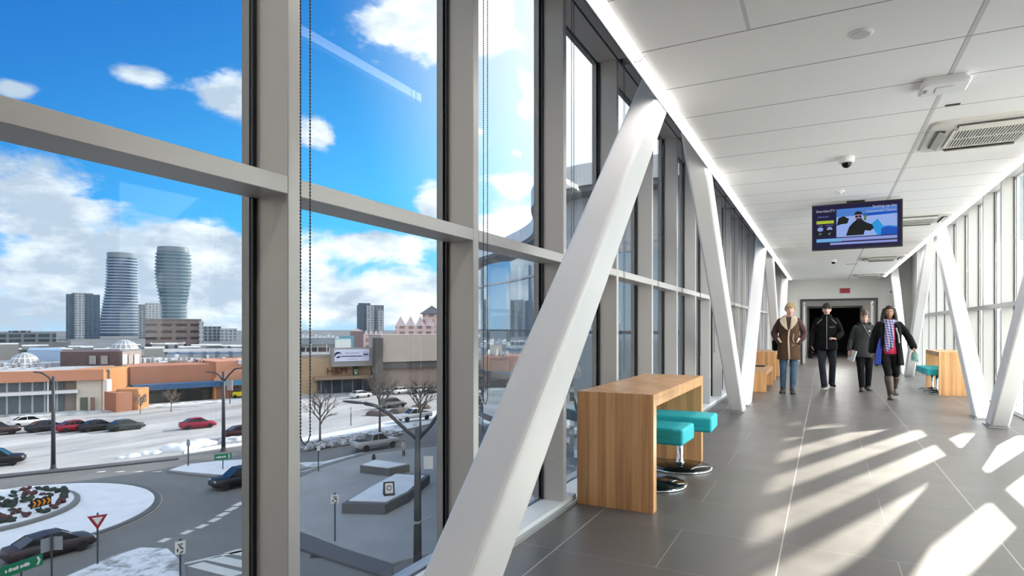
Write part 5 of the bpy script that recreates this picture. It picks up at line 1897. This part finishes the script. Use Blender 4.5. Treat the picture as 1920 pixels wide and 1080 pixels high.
hair_cap(r, HM, HAIR_FAIR, lambda x, y, z: z > .052 + (.0 if y < -.03 else -.085 * min(1, (y + .03) / .09)) or (abs(x) > .062 and -.01 < y < .05 and z > -.012), .07, .010, 3, extra=quiff)
BRW, SLV, CREAM = mat('brown_suede', (.065, .028, .011), .85, var=.22, vscale=9), mat('maroon_suede', (.050, .018, .016), .8, var=.25, vscale=9), mat('cream_fleece', (.50, .41, .32), .95, var=.12, vscale=70, bump=.5, bscale=160)
b = MB()
b.ell([(0, -.02, .655, .212, .178), (0, -.02, .70, .211, .175), (0, -.015, .86, .204, .160), (0, -.005, 1.02, .190, .138), (0, .0, 1.15, .184, .128), (0, .0, 1.28, .190, .130), (0, .0, 1.385, .178, .116), (0, .0, 1.45, .12, .085), (0, .0, 1.485, .085, .075)], 28)
coat = b.build('coat', BRW, r, voxel=.010, sm=3)
for s in (-1, 1):
    sl = MB().capsule([(s * .150, .005, 1.400), (s * .222, .035, 1.285), (s * .275, .07, 1.165)], [.068, .063, .057], 14).capsule([(s * .275, .07, 1.165), (s * .235, -.01, 1.07), (s * .170, -.062, .985)], [.057, .054, .048], 14).build('sleeve', SLV, coat, voxel=.010, sm=3)
    MB().tube([(s * .135, -.128, .985), (s * .188, -.098, 1.075)], [.019, .022], 10).build('pocket_trim', CREAM, coat, smooth=True)
# wide fleece collar: two big lapels lying open in a V and a roll round the neck
for s in (-1, 1):
    b = MB()
    out = [(.050, -.128, 1.505), (.150, -.090, 1.475), (.160, -.128, 1.40), (.125, -.160, 1.33), (.060, -.168, 1.255), (.012, -.165, 1.22), (.030, -.150, 1.33), (.040, -.135, 1.43)]
    n_ = len(out)
    f_ = [Vector((s * a, c, e)) for a, c, e in out]
    bk = [Vector((s * a * .98, c + .034, e)) for a, c, e in out]
    b.rings([f_, bk])
    b.build('lapel', CREAM, coat, voxel=.008, sm=3)
MB().tube([(.085 * math.cos(a), .018 + .088 * math.sin(a), 1.475 + .022 * math.sin(a)) for a in [-.75 + (PI + 1.5) * i / 14 for i in range(15)]], [.03] + [.037] * 13 + [.03], 10).build('collar', CREAM, coat, smooth=True)
MB().tube([(.012, -.158, 1.24), (-.005, -.150, 1.08), (.0, -.170, .9), (.012, -.194, .665)], [.013, .016, .017, .018], 10).build('front_trim', CREAM, coat, smooth=True)
MB().tube([(.09, -.147, 1.16), (.075, -.150, 1.06), (.095, -.148, .99)], .007, 8).tube([(.06, -.160, .92), (.10, -.150, .96)], .006, 8).build('cord', CREAM, coat)
MB().ell([(0, -.06, 1.27, .07, .05), (0, -.065, 1.42, .065, .055), (0, -.05, 1.475, .062, .056)]).build('jumper', mat('jumper', (.07, .04, .045), .9), r, smooth=True)
trousers((0, 0, .90), [(a, k, n) for a, k, n, t in P['legs']], JEANS, r, .94, .99, name='jeans')
for hip, kn, an, to in P['legs']:
    up, so = shoe_mesh(an, to, hh=.118)
    bt = up.build('boot', BOOT, r, smooth=True)
    so.build('sole', SOLE, bt)
    MB().tube([Vector(an) + Vector((0, .005, -.03)), Vector(an) + Vector((0, .0, .03)), Vector(an) + Vector((0, .0, .06))], [.05, .05, .052], 14).build('boot_shaft', BOOT, bt, smooth=True)
r = thing('shoulder_bag', 'dark bag hanging at the side of the man in the brown coat', 'bag', (-.86, 13.02, .80), .2)
MB().box(-.05, .06, -.08, .08, 0, .22).build('body', BLACK_CLOTH, r, bevel=.04, seg=4)
MB().tube([(.0, 0, .21), (.04, -.01, .34), (.10, .0, .50)], .012, 8).build('strap', BLACK_CLOTH, r)

# ---- man in the black jacket, striding, gloves in one hand
P = dict(head=(.0, -.05, 1.63), tilt=(.12, 0, 0),
         arms={'r': ((-.18, .0, 1.42), (-.255, .03, 1.12), (-.285, -.06, .875), (-.1, -.15, -1), (.9, .1, 0), .5),
               'l': ((.18, .0, 1.42), (.262, .0, 1.14), (.155, -.23, 1.03), (-.75, -.5, .15), (-.2, .2, -.9), 1.6)},
         legs=[((-.085, 0, .93), (-.09, -.10, .51), (-.045, -.13, .085), (-.06, -.30, .035)), ((.085, 0, .93), (.11, .0, .50), (.095, .16, .12), (.13, .0, .035))])
r, HM = person('young man with short dark hair in a black jacket and dark jeans', .05, 14.2, 1.0, SKIN['pink'], P)
face_parts(r, HM, 'pink', brow=(.03, .02, .015))
def tufts(b):
    rt = random.Random(12)
    for i in range(46):
        a, e = rt.uniform(-PI, PI), rt.uniform(.25, 1.35)
        q = Vector((.082 * math.sin(a) * math.cos(e), -.098 * math.cos(a) * math.cos(e) + .004, .118 * math.sin(e)))
        if q.y < -.03 and q.z < .05:
            continue
        d = Vector((rt.uniform(-.4, .6), -.75, rt.uniform(-.3, .35))).normalized()
        b.capsule([HM @ q, HM @ (q + d * .018 + q.normalized() * .010), HM @ (q + d * .036 + q.normalized() * .006)], [.012, .009, .005], 6)


hair_cap(r, HM, mat('dark_hair', (.010, .007, .006), .75), lambda x, y, z: z > .036 + (.010 * math.sin(x * 90) if y < -.03 else -.09 * min(1, (y + .03) / .09)) or (abs(x) > .062 and -.015 < y < .05 and z > -.005), .075, .008, 5, extra=tufts)
JK = mat('black_jacket', (.006, .0063, .0075), .9, var=.3, vscale=12, spec=.15)
b = MB()
b.ell([(0, -.02, .80, .200, .165), (0, -.02, .86, .203, .165), (0, -.01, 1.02, .190, .140), (0, 0, 1.15, .186, .128), (0, 0, 1.29, .194, .130), (0, 0, 1.39, .180, .113), (0, -.005, 1.455, .12, .09), (0, -.01, 1.50, .088, .082), (0, -.012, 1.535, .084, .08)], 28)
b.capsule([(-.160, .0, 1.40), (-.218, .02, 1.27), (-.255, .03, 1.12)], [.067, .062, .056], 14)
b.capsule([(-.258, .03, 1.12), (-.278, -.02, .98), (-.285, -.05, .90)], [.061, .055, .050], 14)
b.capsule([(.160, .0, 1.40), (.225, .0, 1.28), (.262, .0, 1.14)], [.067, .062, .056], 14)
b.capsule([(.265, .0, 1.14), (.215, -.13, 1.08), (.175, -.20, 1.045)], [.061, .055, .050], 14)
jk = b.build('jacket', JK, r, voxel=.010, sm=2)
GREYT = mat('grey_trim', (.25, .25, .26), .5)
MB().tube([(0, -.115, 1.50), (0, -.138, 1.35), (0, -.140, 1.1), (0, -.190, .82)], .006, 6).build('zip', GREYT, jk)
MB().tube([(.045, -.140, 1.265), (.15, -.118, 1.275)], .006, 6).build('chest_zip', GREYT, jk)
for s in (-1, 1):
    MB().tube([(s * .09, -.118, 1.43), (s * .16, -.102, 1.36), (s * .18, -.09, 1.34)], .007, 6).build('shoulder_piping', GREYT, jk)
trousers((0, 0, .91), [(a, k, n) for a, k, n, t in P['legs']], DARK_DENIM, r, .98, 1.0, name='jeans', flare=.008)
WHITE_SOLE = mat('white_sole', (.6, .6, .58), .6)
for hip, kn, an, to in P['legs']:
    up, so = shoe_mesh(an, to)
    sh = up.build('shoe', BLACK_CLOTH, r, smooth=True)
    so.build('sole', WHITE_SOLE, sh)
gl = thing('glove', 'pair of black gloves held in the hand of the man in the black jacket', 'gloves', (.05 - .30, 14.2 - .105, .66))
b = MB().ell([(0, 0, .0, .012, .01), (0, 0, .03, .038, .02), (0, 0, .10, .045, .024), (.0, 0, .15, .036, .022), (.0, 0, .18, .03, .02)])
for i in range(4):
    b.capsule([(-.03 + .02 * i, 0, .03), (-.04 + .026 * i, -.01, -.04 - .012 * (i % 2))], [.011, .009], 8)
b.build('palm', BLACK_CLOTH, gl, voxel=.007, sm=2)
MB().tube([(0, 0, .181), (0, 0, .2)], [.034, .036], 14).build('cuff', BLACK_CLOTH, gl)

# ---- woman with glasses in the grey jacket carrying a folder
P = dict(head=(.0, -.05, 1.62), tilt=(.08, 0, .0),
         arms={'r': ((-.17, .0, 1.40), (-.245, .03, 1.11), (-.300, -.06, .885), (-.1, -.2, -1), (.9, .2, 0), .6),
               'l': ((.17, .0, 1.40), (.235, .03, 1.11), (.25, -.06, .885), (.0, -.2, -1), (-.9, .2, 0), .4)},
         legs=[((-.085, 0, .91), (-.075, -.12, .50), (-.05, -.14, .085), (-.06, -.31, .035)), ((.085, 0, .91), (.085, .01, .50), (.075, .12, .105), (.10, -.04, .035))])
r, HM = person('smiling woman with glasses and tied-up brown hair in a grey jacket', .715, 13.95, .905, SKIN['pink'], P)
face_parts(r, HM, 'pink', True, True, brow=(.06, .035, .02))
HB = mat('brown_hair', (.05, .026, .015), .5, var=.3, vscale=50)


def bun(b):
    b.ball(HM @ Vector((.01, .05, .125)), .045, .045, .04, 12, 8)


hair_cap(r, HM, HB, lambda x, y, z: z > .05 + (.0 if y < -.03 else -.10 * min(1, (y + .03) / .09)) or (abs(x) > .06 and -.03 < y < .05 and z > -.02), .075, .006, 8, extra=bun)
GJ = mat('grey_jacket', (.024, .025, .027), .85, var=.25, vscale=10)
b = MB()
b.ell([(0, -.02, .74, .205, .178), (0, -.02, .80, .210, .178), (0, -.015, .95, .206, .160), (0, -.005, 1.10, .190, .136), (0, 0, 1.27, .198, .135), (0, 0, 1.38, .188, .118), (0, -.0, 1.44, .12, .09), (0, .01, 1.50, .10, .09)], 28)
b.capsule([(-.155, .0, 1.385), (-.21, .02, 1.26), (-.246, .03, 1.11)], [.068, .062, .056], 14)
b.capsule([(-.248, .03, 1.11), (-.278, -.02, .98), (-.295, -.05, .91)], [.06, .055, .05], 14)
b.capsule([(.155, .0, 1.385), (.205, .02, 1.26), (.236, .03, 1.11)], [.068, .062, .056], 14)
b.capsule([(.238, .03, 1.11), (.248, -.02, .98), (.25, -.05, .91)], [.06, .055, .05], 14)
jk = b.build('jacket', GJ, r, voxel=.010, sm=2)
MB().tube([(-.03, -.118, 1.46), (.03, -.142, 1.33), (.10, -.140, 1.2), (.15, -.12, 1.08)], .006, 6).build('zip', GREYT, jk)
MB().tube([(.105 * math.cos(a), .03 + .095 * math.sin(a), 1.475) for a in [-.9 + (PI + 1.8) * i / 12 for i in range(13)]], .035, 10).build('hood', BLACK_CLOTH, jk, smooth=True)
MB().box(.075, .105, -.143, -.135, 1.30, 1.335).build('badge', WHITE_SOLE, jk)
trousers((0, 0, .90), [(a, k, n) for a, k, n, t in P['legs']], BLACK_CLOTH, r, 1.04, .98)
for hip, kn, an, to in P['legs']:
    up, so = shoe_mesh(an, to)
    sh = up.build('shoe', BOOT, r, smooth=True)
    so.build('sole', SOLE, sh)
fo = thing('folder', 'thin white folder carried by the woman in the grey jacket', 'folder', (.715 - .253, 13.95 - .10, .60))
MB().box(-.009, .009, -.16, .13, 0, .215).move(Matrix.Rotation(.28, 4, 'Y') @ Matrix.Rotation(.35, 4, 'Z')).build('cover', mat('folder_white', (.7, .7, .68), .5), fo, bevel=.003)

# ---- woman in the open dark coat with a patterned scarf
P = dict(head=(.0, -.04, 1.62), tilt=(.04, 0, -.03),
         arms={'r': ((-.17, .0, 1.40), (-.255, .04, 1.12), (-.285, .02, .865), (-.05, -.1, -1), (.9, .1, 0), .5),
               'l': ((.17, .0, 1.40), (.315, .04, 1.15), (.385, -.08, .955), (.1, -.45, -.8), (-.9, .1, .1), .7)},
         legs=[((-.085, 0, .91), (-.03, -.13, .50), (.015, -.17, .085), (.0, -.35, .035)), ((.085, 0, .91), (.11, .0, .49), (.10, .25, .20), (.115, .13, .075))])
r, HM = person('woman with long dark hair, patterned scarf and open dark coat over a pink top', 1.03, 12.66, .94, SKIN['brown'], P)
face_parts(r, HM, 'brown', brow=(.015, .01, .008))
HD = mat('long_dark_hair', (.010, .006, .005), .75, var=.3, vscale=40)


def long_hair(b):
    for s in (-1, 1):
        for j in range(4):
            x0 = s * (.058 + .010 * j)
            b.capsule([HM @ Vector((x0, -.02 + .03 * j, .06)), HM @ Vector((s * (.088 + .006 * j), -.015 + .03 * j, -.03)), HM @ Vector((s * (.10 + .006 * j), -.02 + .03 * j, -.13)), HM @ Vector((s * (.105 + .008 * j), -.045 + .03 * j, -.25))], [.022, .026, .028, .016], 9)
    b.ball(HM @ Vector((0, .06, -.06)), .085, .045, .12, 14, 10)


hair_cap(r, HM, HD, lambda x, y, z: z > .066 + (.0 if y < -.045 else -.16 * min(1, (y + .045) / .09)), .08, .004, 9, extra=long_hair)
CT = mat('dark_coat', (.006, .0065, .007), .9, var=.3, vscale=9, spec=.15)
LIN = mat('blue_lining', (.012, .04, .30), .5)
b = MB()
for s in (-1, 1):                                # two open front halves joined at the back
    b.rings([[Vector((s * q[0], q[1], z)) for q in ((x_in, yf), (x_in + .02, yf - .022), (xo * .75, yf - .015), (xo, -.03), (xo, .06), (xo * .6, yb), (-.02, yb), (-.02, yb - .03), (xo * .6, yb - .03), (xo - .03, .05), (xo - .03, -.02), (xo * .72, yf + .02))] for z, x_in, xo, yf, yb in ((.63, .13, .245, -.10, .15), (.85, .115, .222, -.115, .145), (1.02, .10, .20, -.12, .135), (1.15, .09, .198, -.122, .135), (1.28, .08, .205, -.12, .138), (1.39, .065, .192, -.09, .12), (1.445, .055, .13, -.05, .10), (1.475, .05, .10, -.03, .09))])
b.capsule([(-.155, .0, 1.39), (-.216, .02, 1.27), (-.256, .04, 1.12)], [.068, .063, .058], 14)
b.capsule([(-.258, .04, 1.12), (-.276, .03, .98), (-.284, .02, .89)], [.062, .06, .058], 14)
b.capsule([(.155, .0, 1.39), (.245, .02, 1.28), (.316, .04, 1.15)], [.068, .064, .060], 14)
b.capsule([(.318, .04, 1.15), (.355, -.02, 1.05), (.378, -.065, .98)], [.066, .064, .062], 14)
ct = b.build('coat', CT, r, voxel=.010, sm=2)
MB().rings([[(x, y, z) for x, y in ((-.215 + q_, -.112 - k), (-.13 + q_ * .5, -.126 - k), (-.125 + q_ * .5, -.11 - k), (-.205 + q_, -.10 - k))] for z, k, q_ in ((.645, .012, -.03), (.75, .008, -.018), (.88, .012, -.008), (1.02, .012, .02), (1.14, .012, .05), (1.2, .01, .07))]).build('lining', LIN, ct)
MB().tube([(.10, -.128, 1.33), (.135, -.135, 1.2), (.15, -.13, 1.05)], .014, 8).build('coat_edge', mat('pale_edge', (.35, .35, .33), .7), ct)
MB().ell([(0, -.01, .84, .155, .115), (0, -.01, .93, .16, .118), (0, -.015, 1.05, .145, .108), (0, -.02, 1.2, .155, .118), (0, -.015, 1.36, .15, .105), (0, -.01, 1.44, .10, .075)], 24).build('top', mat('pink_top', (.50, .025, .09), .8), r, smooth=True)
SCF = plaited('scarf_weave', [(.02, .025, .12), (.10, .11, .26), (.34, .31, .40)], 75., 55.)
b = MB()
b.tube([(.095 * math.cos(a), -.012 + .09 * math.sin(a), 1.455 + .012 * math.cos(2 * a)) for a in [2 * PI * i / 18 for i in range(19)]], .042, 10)
b.capsule([(-.035, -.105, 1.44), (-.04, -.15, 1.30), (-.045, -.158, 1.1), (-.05, -.15, .93)], [.05, .048, .046, .044], 12)
b.capsule([(.02, -.11, 1.44), (.03, -.15, 1.30), (.035, -.155, 1.12), (.03, -.15, .98)], [.045, .036, .032, .03], 12)
b.build('scarf', SCF, r, voxel=.009, sm=2)
trousers((0, 0, .90), [(a, k, n) for a, k, n, t in P['legs']], BLACK_CLOTH, r, .90, .98)
for hip, kn, an, to in P['legs']:
    up, so = shoe_mesh(an, to, hh=.112)
    bt = up.build('boot', BOOT, r, smooth=True)
    so.build('sole', SOLE, bt)
    k_, a_ = Vector(kn), Vector(an)
    MB().tube([a_ + Vector((0, .005, -.03)), a_.lerp(k_, .2), a_.lerp(k_, .6), a_.lerp(k_, .82)], [.052, .058, .072, .074], 16).build('boot_shaft', BOOT, bt, smooth=True)
tp = thing('gloves', 'pale teal knitted gloves in the hand of the woman in the open coat', 'gloves', (1.03 + .365, 12.66 - .13, .70))
b = MB().ell([(0, 0, 0, .03, .02), (0, 0, .05, .055, .032), (.005, 0, .10, .05, .03), (.005, 0, .14, .035, .025)])
for i in range(4):
    b.capsule([(-.04 + .026 * i, 0, .03), (-.05 + .034 * i, -.01, -.03)], [.013, .011], 8)
b.build('palm', mat('teal_knit', (.16, .30, .28), .9), tp, voxel=.008, sm=2)

# ---- somebody on foot down on the plaza
pp = G(757, 857)
P = dict(head=(.0, -.04, 1.62), tilt=(.05, 0, 0),
         arms={'r': ((-.17, .0, 1.40), (-.25, .03, 1.12), (-.2, -.12, .98), (.3, -.4, -.5), (.9, .1, 0), .5), 'l': ((.17, .0, 1.40), (.25, .03, 1.12), (.2, -.12, .98), (-.3, -.4, -.5), (-.9, .1, 0), .5)},
         legs=[((-.085, 0, .91), (-.08, -.08, .50), (-.08, -.1, .085), (-.08, -.27, .035)), ((.085, 0, .91), (.085, .0, .50), (.08, .1, .1), (.09, -.05, .035))])
r, HM = person('pedestrian in a pale winter coat on the plaza beyond the fire hydrant', pp.x, pp.y, .98, SKIN['pink'], P, .6, vox=.014)
r.location.z = GZ + .121
hair_cap(r, HM, BLACK_CLOTH, lambda x, y, z: z > .03 or y > .03, .1, .006, 2, 'hat', .012)
b = MB()
b.ell([(0, 0, .58, .2, .14), (0, 0, .85, .195, .138), (0, 0, 1.15, .19, .13), (0, 0, 1.3, .2, .135), (0, 0, 1.4, .19, .118), (0, 0, 1.46, .12, .09), (0, 0, 1.5, .09, .08)])
for s in (-1, 1):
    b.capsule([(s * .165, 0, 1.39), (s * .25, .03, 1.12), (s * .205, -.10, .99)], [.08, .07, .058], 12)
b.build('coat', mat('pale_coat', (.38, .34, .33), .8), r, voxel=.014, sm=2)
trousers((0, 0, .90), [(a, k, n) for a, k, n, t in P['legs']], BLACK_CLOTH, r, .95, .98, .016)
for hip, kn, an, to in P['legs']:
    up, so = shoe_mesh(an, to)
    sh = up.build('boot', BLACK_CLOTH, r, smooth=True)
# ================================================================== sky, sun, camera
def build_world():
    w = bpy.data.worlds.new('sky')
    SC.world = w
    w.use_nodes = True
    nt = w.node_tree
    t = NT(nt)
    bg = nt.nodes['Background']
    d = t.n('ShaderNodeTexCoord').outputs['Generated']
    sep = t.n('ShaderNodeSeparateXYZ')
    t.put(sep.inputs[0], d)
    az = t.math('ARCTAN2', sep.outputs[0], sep.outputs[1])       # 0 along the corridor, + to the right
    el = t.math('ARCSINE', sep.outputs[2])
    DEG = math.radians
    # clear-sky colour: deep blue high up and away from the sun, pale low down
    tt = t.math('ADD', t.math('MULTIPLY', el, 1 / DEG(30)), t.math('MULTIPLY', az, -.40 / DEG(30)))
    sky = t.ramp(t.smooth(tt, .2, 1.75), [(0, (.50, 2.3, 3.3)), (.45, (.26, 1.55, 3.0)), (1, (.065, .56, 1.75))])
    low = t.smooth(el, DEG(-1), DEG(9))
    sky = t.mix(low, (1.3, 2.0, 2.6, 1), sky)
    # clouds
    q = t.n('ShaderNodeCombineXYZ')
    t.put(q.inputs[0], az)
    t.put(q.inputs[1], t.math('MULTIPLY', el, 1.9))
    n = t.noise(q.outputs[0], 7.5, 8, .58, .35)
    n2 = t.noise(t.mapping(q.outputs[0], (1, 1, 1), (3.7, 1.3, .4)), 26., 5, .6)
    dens = t.math('ADD', t.math('MULTIPLY', n, .8), t.math('MULTIPLY', n2, .18))
    bias = None
    # px, py, sx, sy (pixels at that place), weight
    blobs = [(255, 138, 78, 32, .52), (425, 178, 66, 42, .42), (60, 335, 150, 70, .30), (230, 470, 260, 80, .30), (120, 590, 300, 80, .22), (420, 520, 120, 90, .30),
             (600, 255, 44, 40, .32), (790, 50, 90, 75, .46), (925, 40, 50, 80, .36), (988, 180, 32, 60, .26), (938, 240, 34, 60, -.16), (965, 345, 45, 26, .34), (960, 425, 80, 46, .42),
             (805, 388, 30, 26, .34), (710, 455, 120, 26, .42), (700, 560, 170, 60, .42), (1095, 150, 34, 90, .32), (150, 100, 200, 90, -.22), (700, 230, 80, 110, -.24), (330, 330, 110, 50, -.2), (30, 168, 40, 16, .3)]
    for px, py, sx, sy, wt in blobs:
        a0, e0 = AE(px, py)
        a1, _ = AE(px + sx, py)
        _, e1 = AE(px, py - sy)
        da = t.math('DIVIDE', t.math('SUBTRACT', az, a0), abs(a1 - a0))
        de = t.math('DIVIDE', t.math('SUBTRACT', el, e0), abs(e1 - e0))
        rr = t.math('ADD', t.math('MULTIPLY', da, da), t.math('MULTIPLY', de, de))
        g = t.math('MULTIPLY', t.math('EXPONENT', t.math('MULTIPLY', rr, -1.)), wt)
        bias = g if bias is None else t.math('ADD', bias, g)
    # general cover away from the photographed patch
    cover = t.math('MULTIPLY', t.math('MAXIMUM', t.smooth(az, DEG(-22), DEG(15)), t.math('MULTIPLY', t.smooth(az, DEG(-74), DEG(-92)), 1.5)), .17)
    dens = t.math('ADD', t.math('ADD', dens, bias), cover)
    k = t.smooth(dens, .585, .76)
    shade = t.noise(t.mapping(q.outputs[0], (1, 1, 1), (1.1, .06, 2.)), 9., 5, .6)
    cl = t.ramp(t.math('ADD', shade, t.math('MULTIPLY', az, .36)), [(.08, (1.45, 1.75, 2.1)), (.36, (3.2, 3.3, 3.35))])
    sky = t.mix(k, sky, cl)
    # brighter hazy half towards the sun
    sd = Vector((math.sin(SUN_AZ) * math.cos(SUN_EL), math.cos(SUN_AZ) * math.cos(SUN_EL), math.sin(SUN_EL)))
    dp = t.n('ShaderNodeVectorMath', operation='DOT_PRODUCT')
    t.put(dp.inputs[0], d)
    dp.inputs[1].default_value = sd
    glow = t.smooth(dp.outputs['Value'], .5, .98)
    sky = t.mix(glow, sky, (5.6, 5.4, 5.0, 1))
    # bright unseen haze added on the sunny side to light the far mullions
    haze = t.math('MULTIPLY', t.smooth(az, DEG(62), DEG(105)), t.smooth(el, DEG(75), DEG(30)))
    sky = t.mix(haze, sky, (4.6, 4.5, 4.4, 1))
    below = t.smooth(el, DEG(-2), DEG(-.5))
    sky = t.mix(below, (.5, .5, .5, 1), sky)
    t.put(bg.inputs[0], sky)
    bg.inputs[1].default_value = SKY_STR


SUN_AZ, SUN_EL = math.radians(22), math.radians(23.7)
SKY_STR = 1.0
build_world()
sd = bpy.data.lights.new('sun', 'SUN')
sd.energy = 13.5
sd.color = (1., .91, .79)
sd.angle = math.radians(.7)
so = bpy.data.objects.new('sun', sd)
COL.objects.link(so)
v = Vector((math.sin(SUN_AZ) * math.cos(SUN_EL), math.cos(SUN_AZ) * math.cos(SUN_EL), math.sin(SUN_EL)))
so.rotation_euler = (-v).to_track_quat('-Z', 'Y').to_euler()
so.location = v * 60

cd = bpy.data.cameras.new('camera')
cd.sensor_width = 36.
cd.lens = FPX / 1920 * 36
cd.shift_y = (HZY - 540) / 1920
cd.clip_start, cd.clip_end = .05, 6000
co = bpy.data.objects.new('camera', cd)
COL.objects.link(co)
co.location = (0, 0, EYE)
co.rotation_euler = (PI / 2, 0, YAW)
SC.camera = co

vs_ = SC.view_settings
vs_.view_transform = 'Standard'
vs_.look = 'None'
vs_.gamma = 1
vs_.use_curve_mapping = False
vs_.exposure = 1.36
SC.cycles.use_denoising = True
SC.cycles.transparent_max_bounces = 24
SC.cycles.max_bounces = 10
SC.cycles.diffuse_bounces = 6
SC.cycles.sample_clamp_indirect = 6
SC.cycles.caustics_reflective = False
SC.cycles.caustics_refractive = False
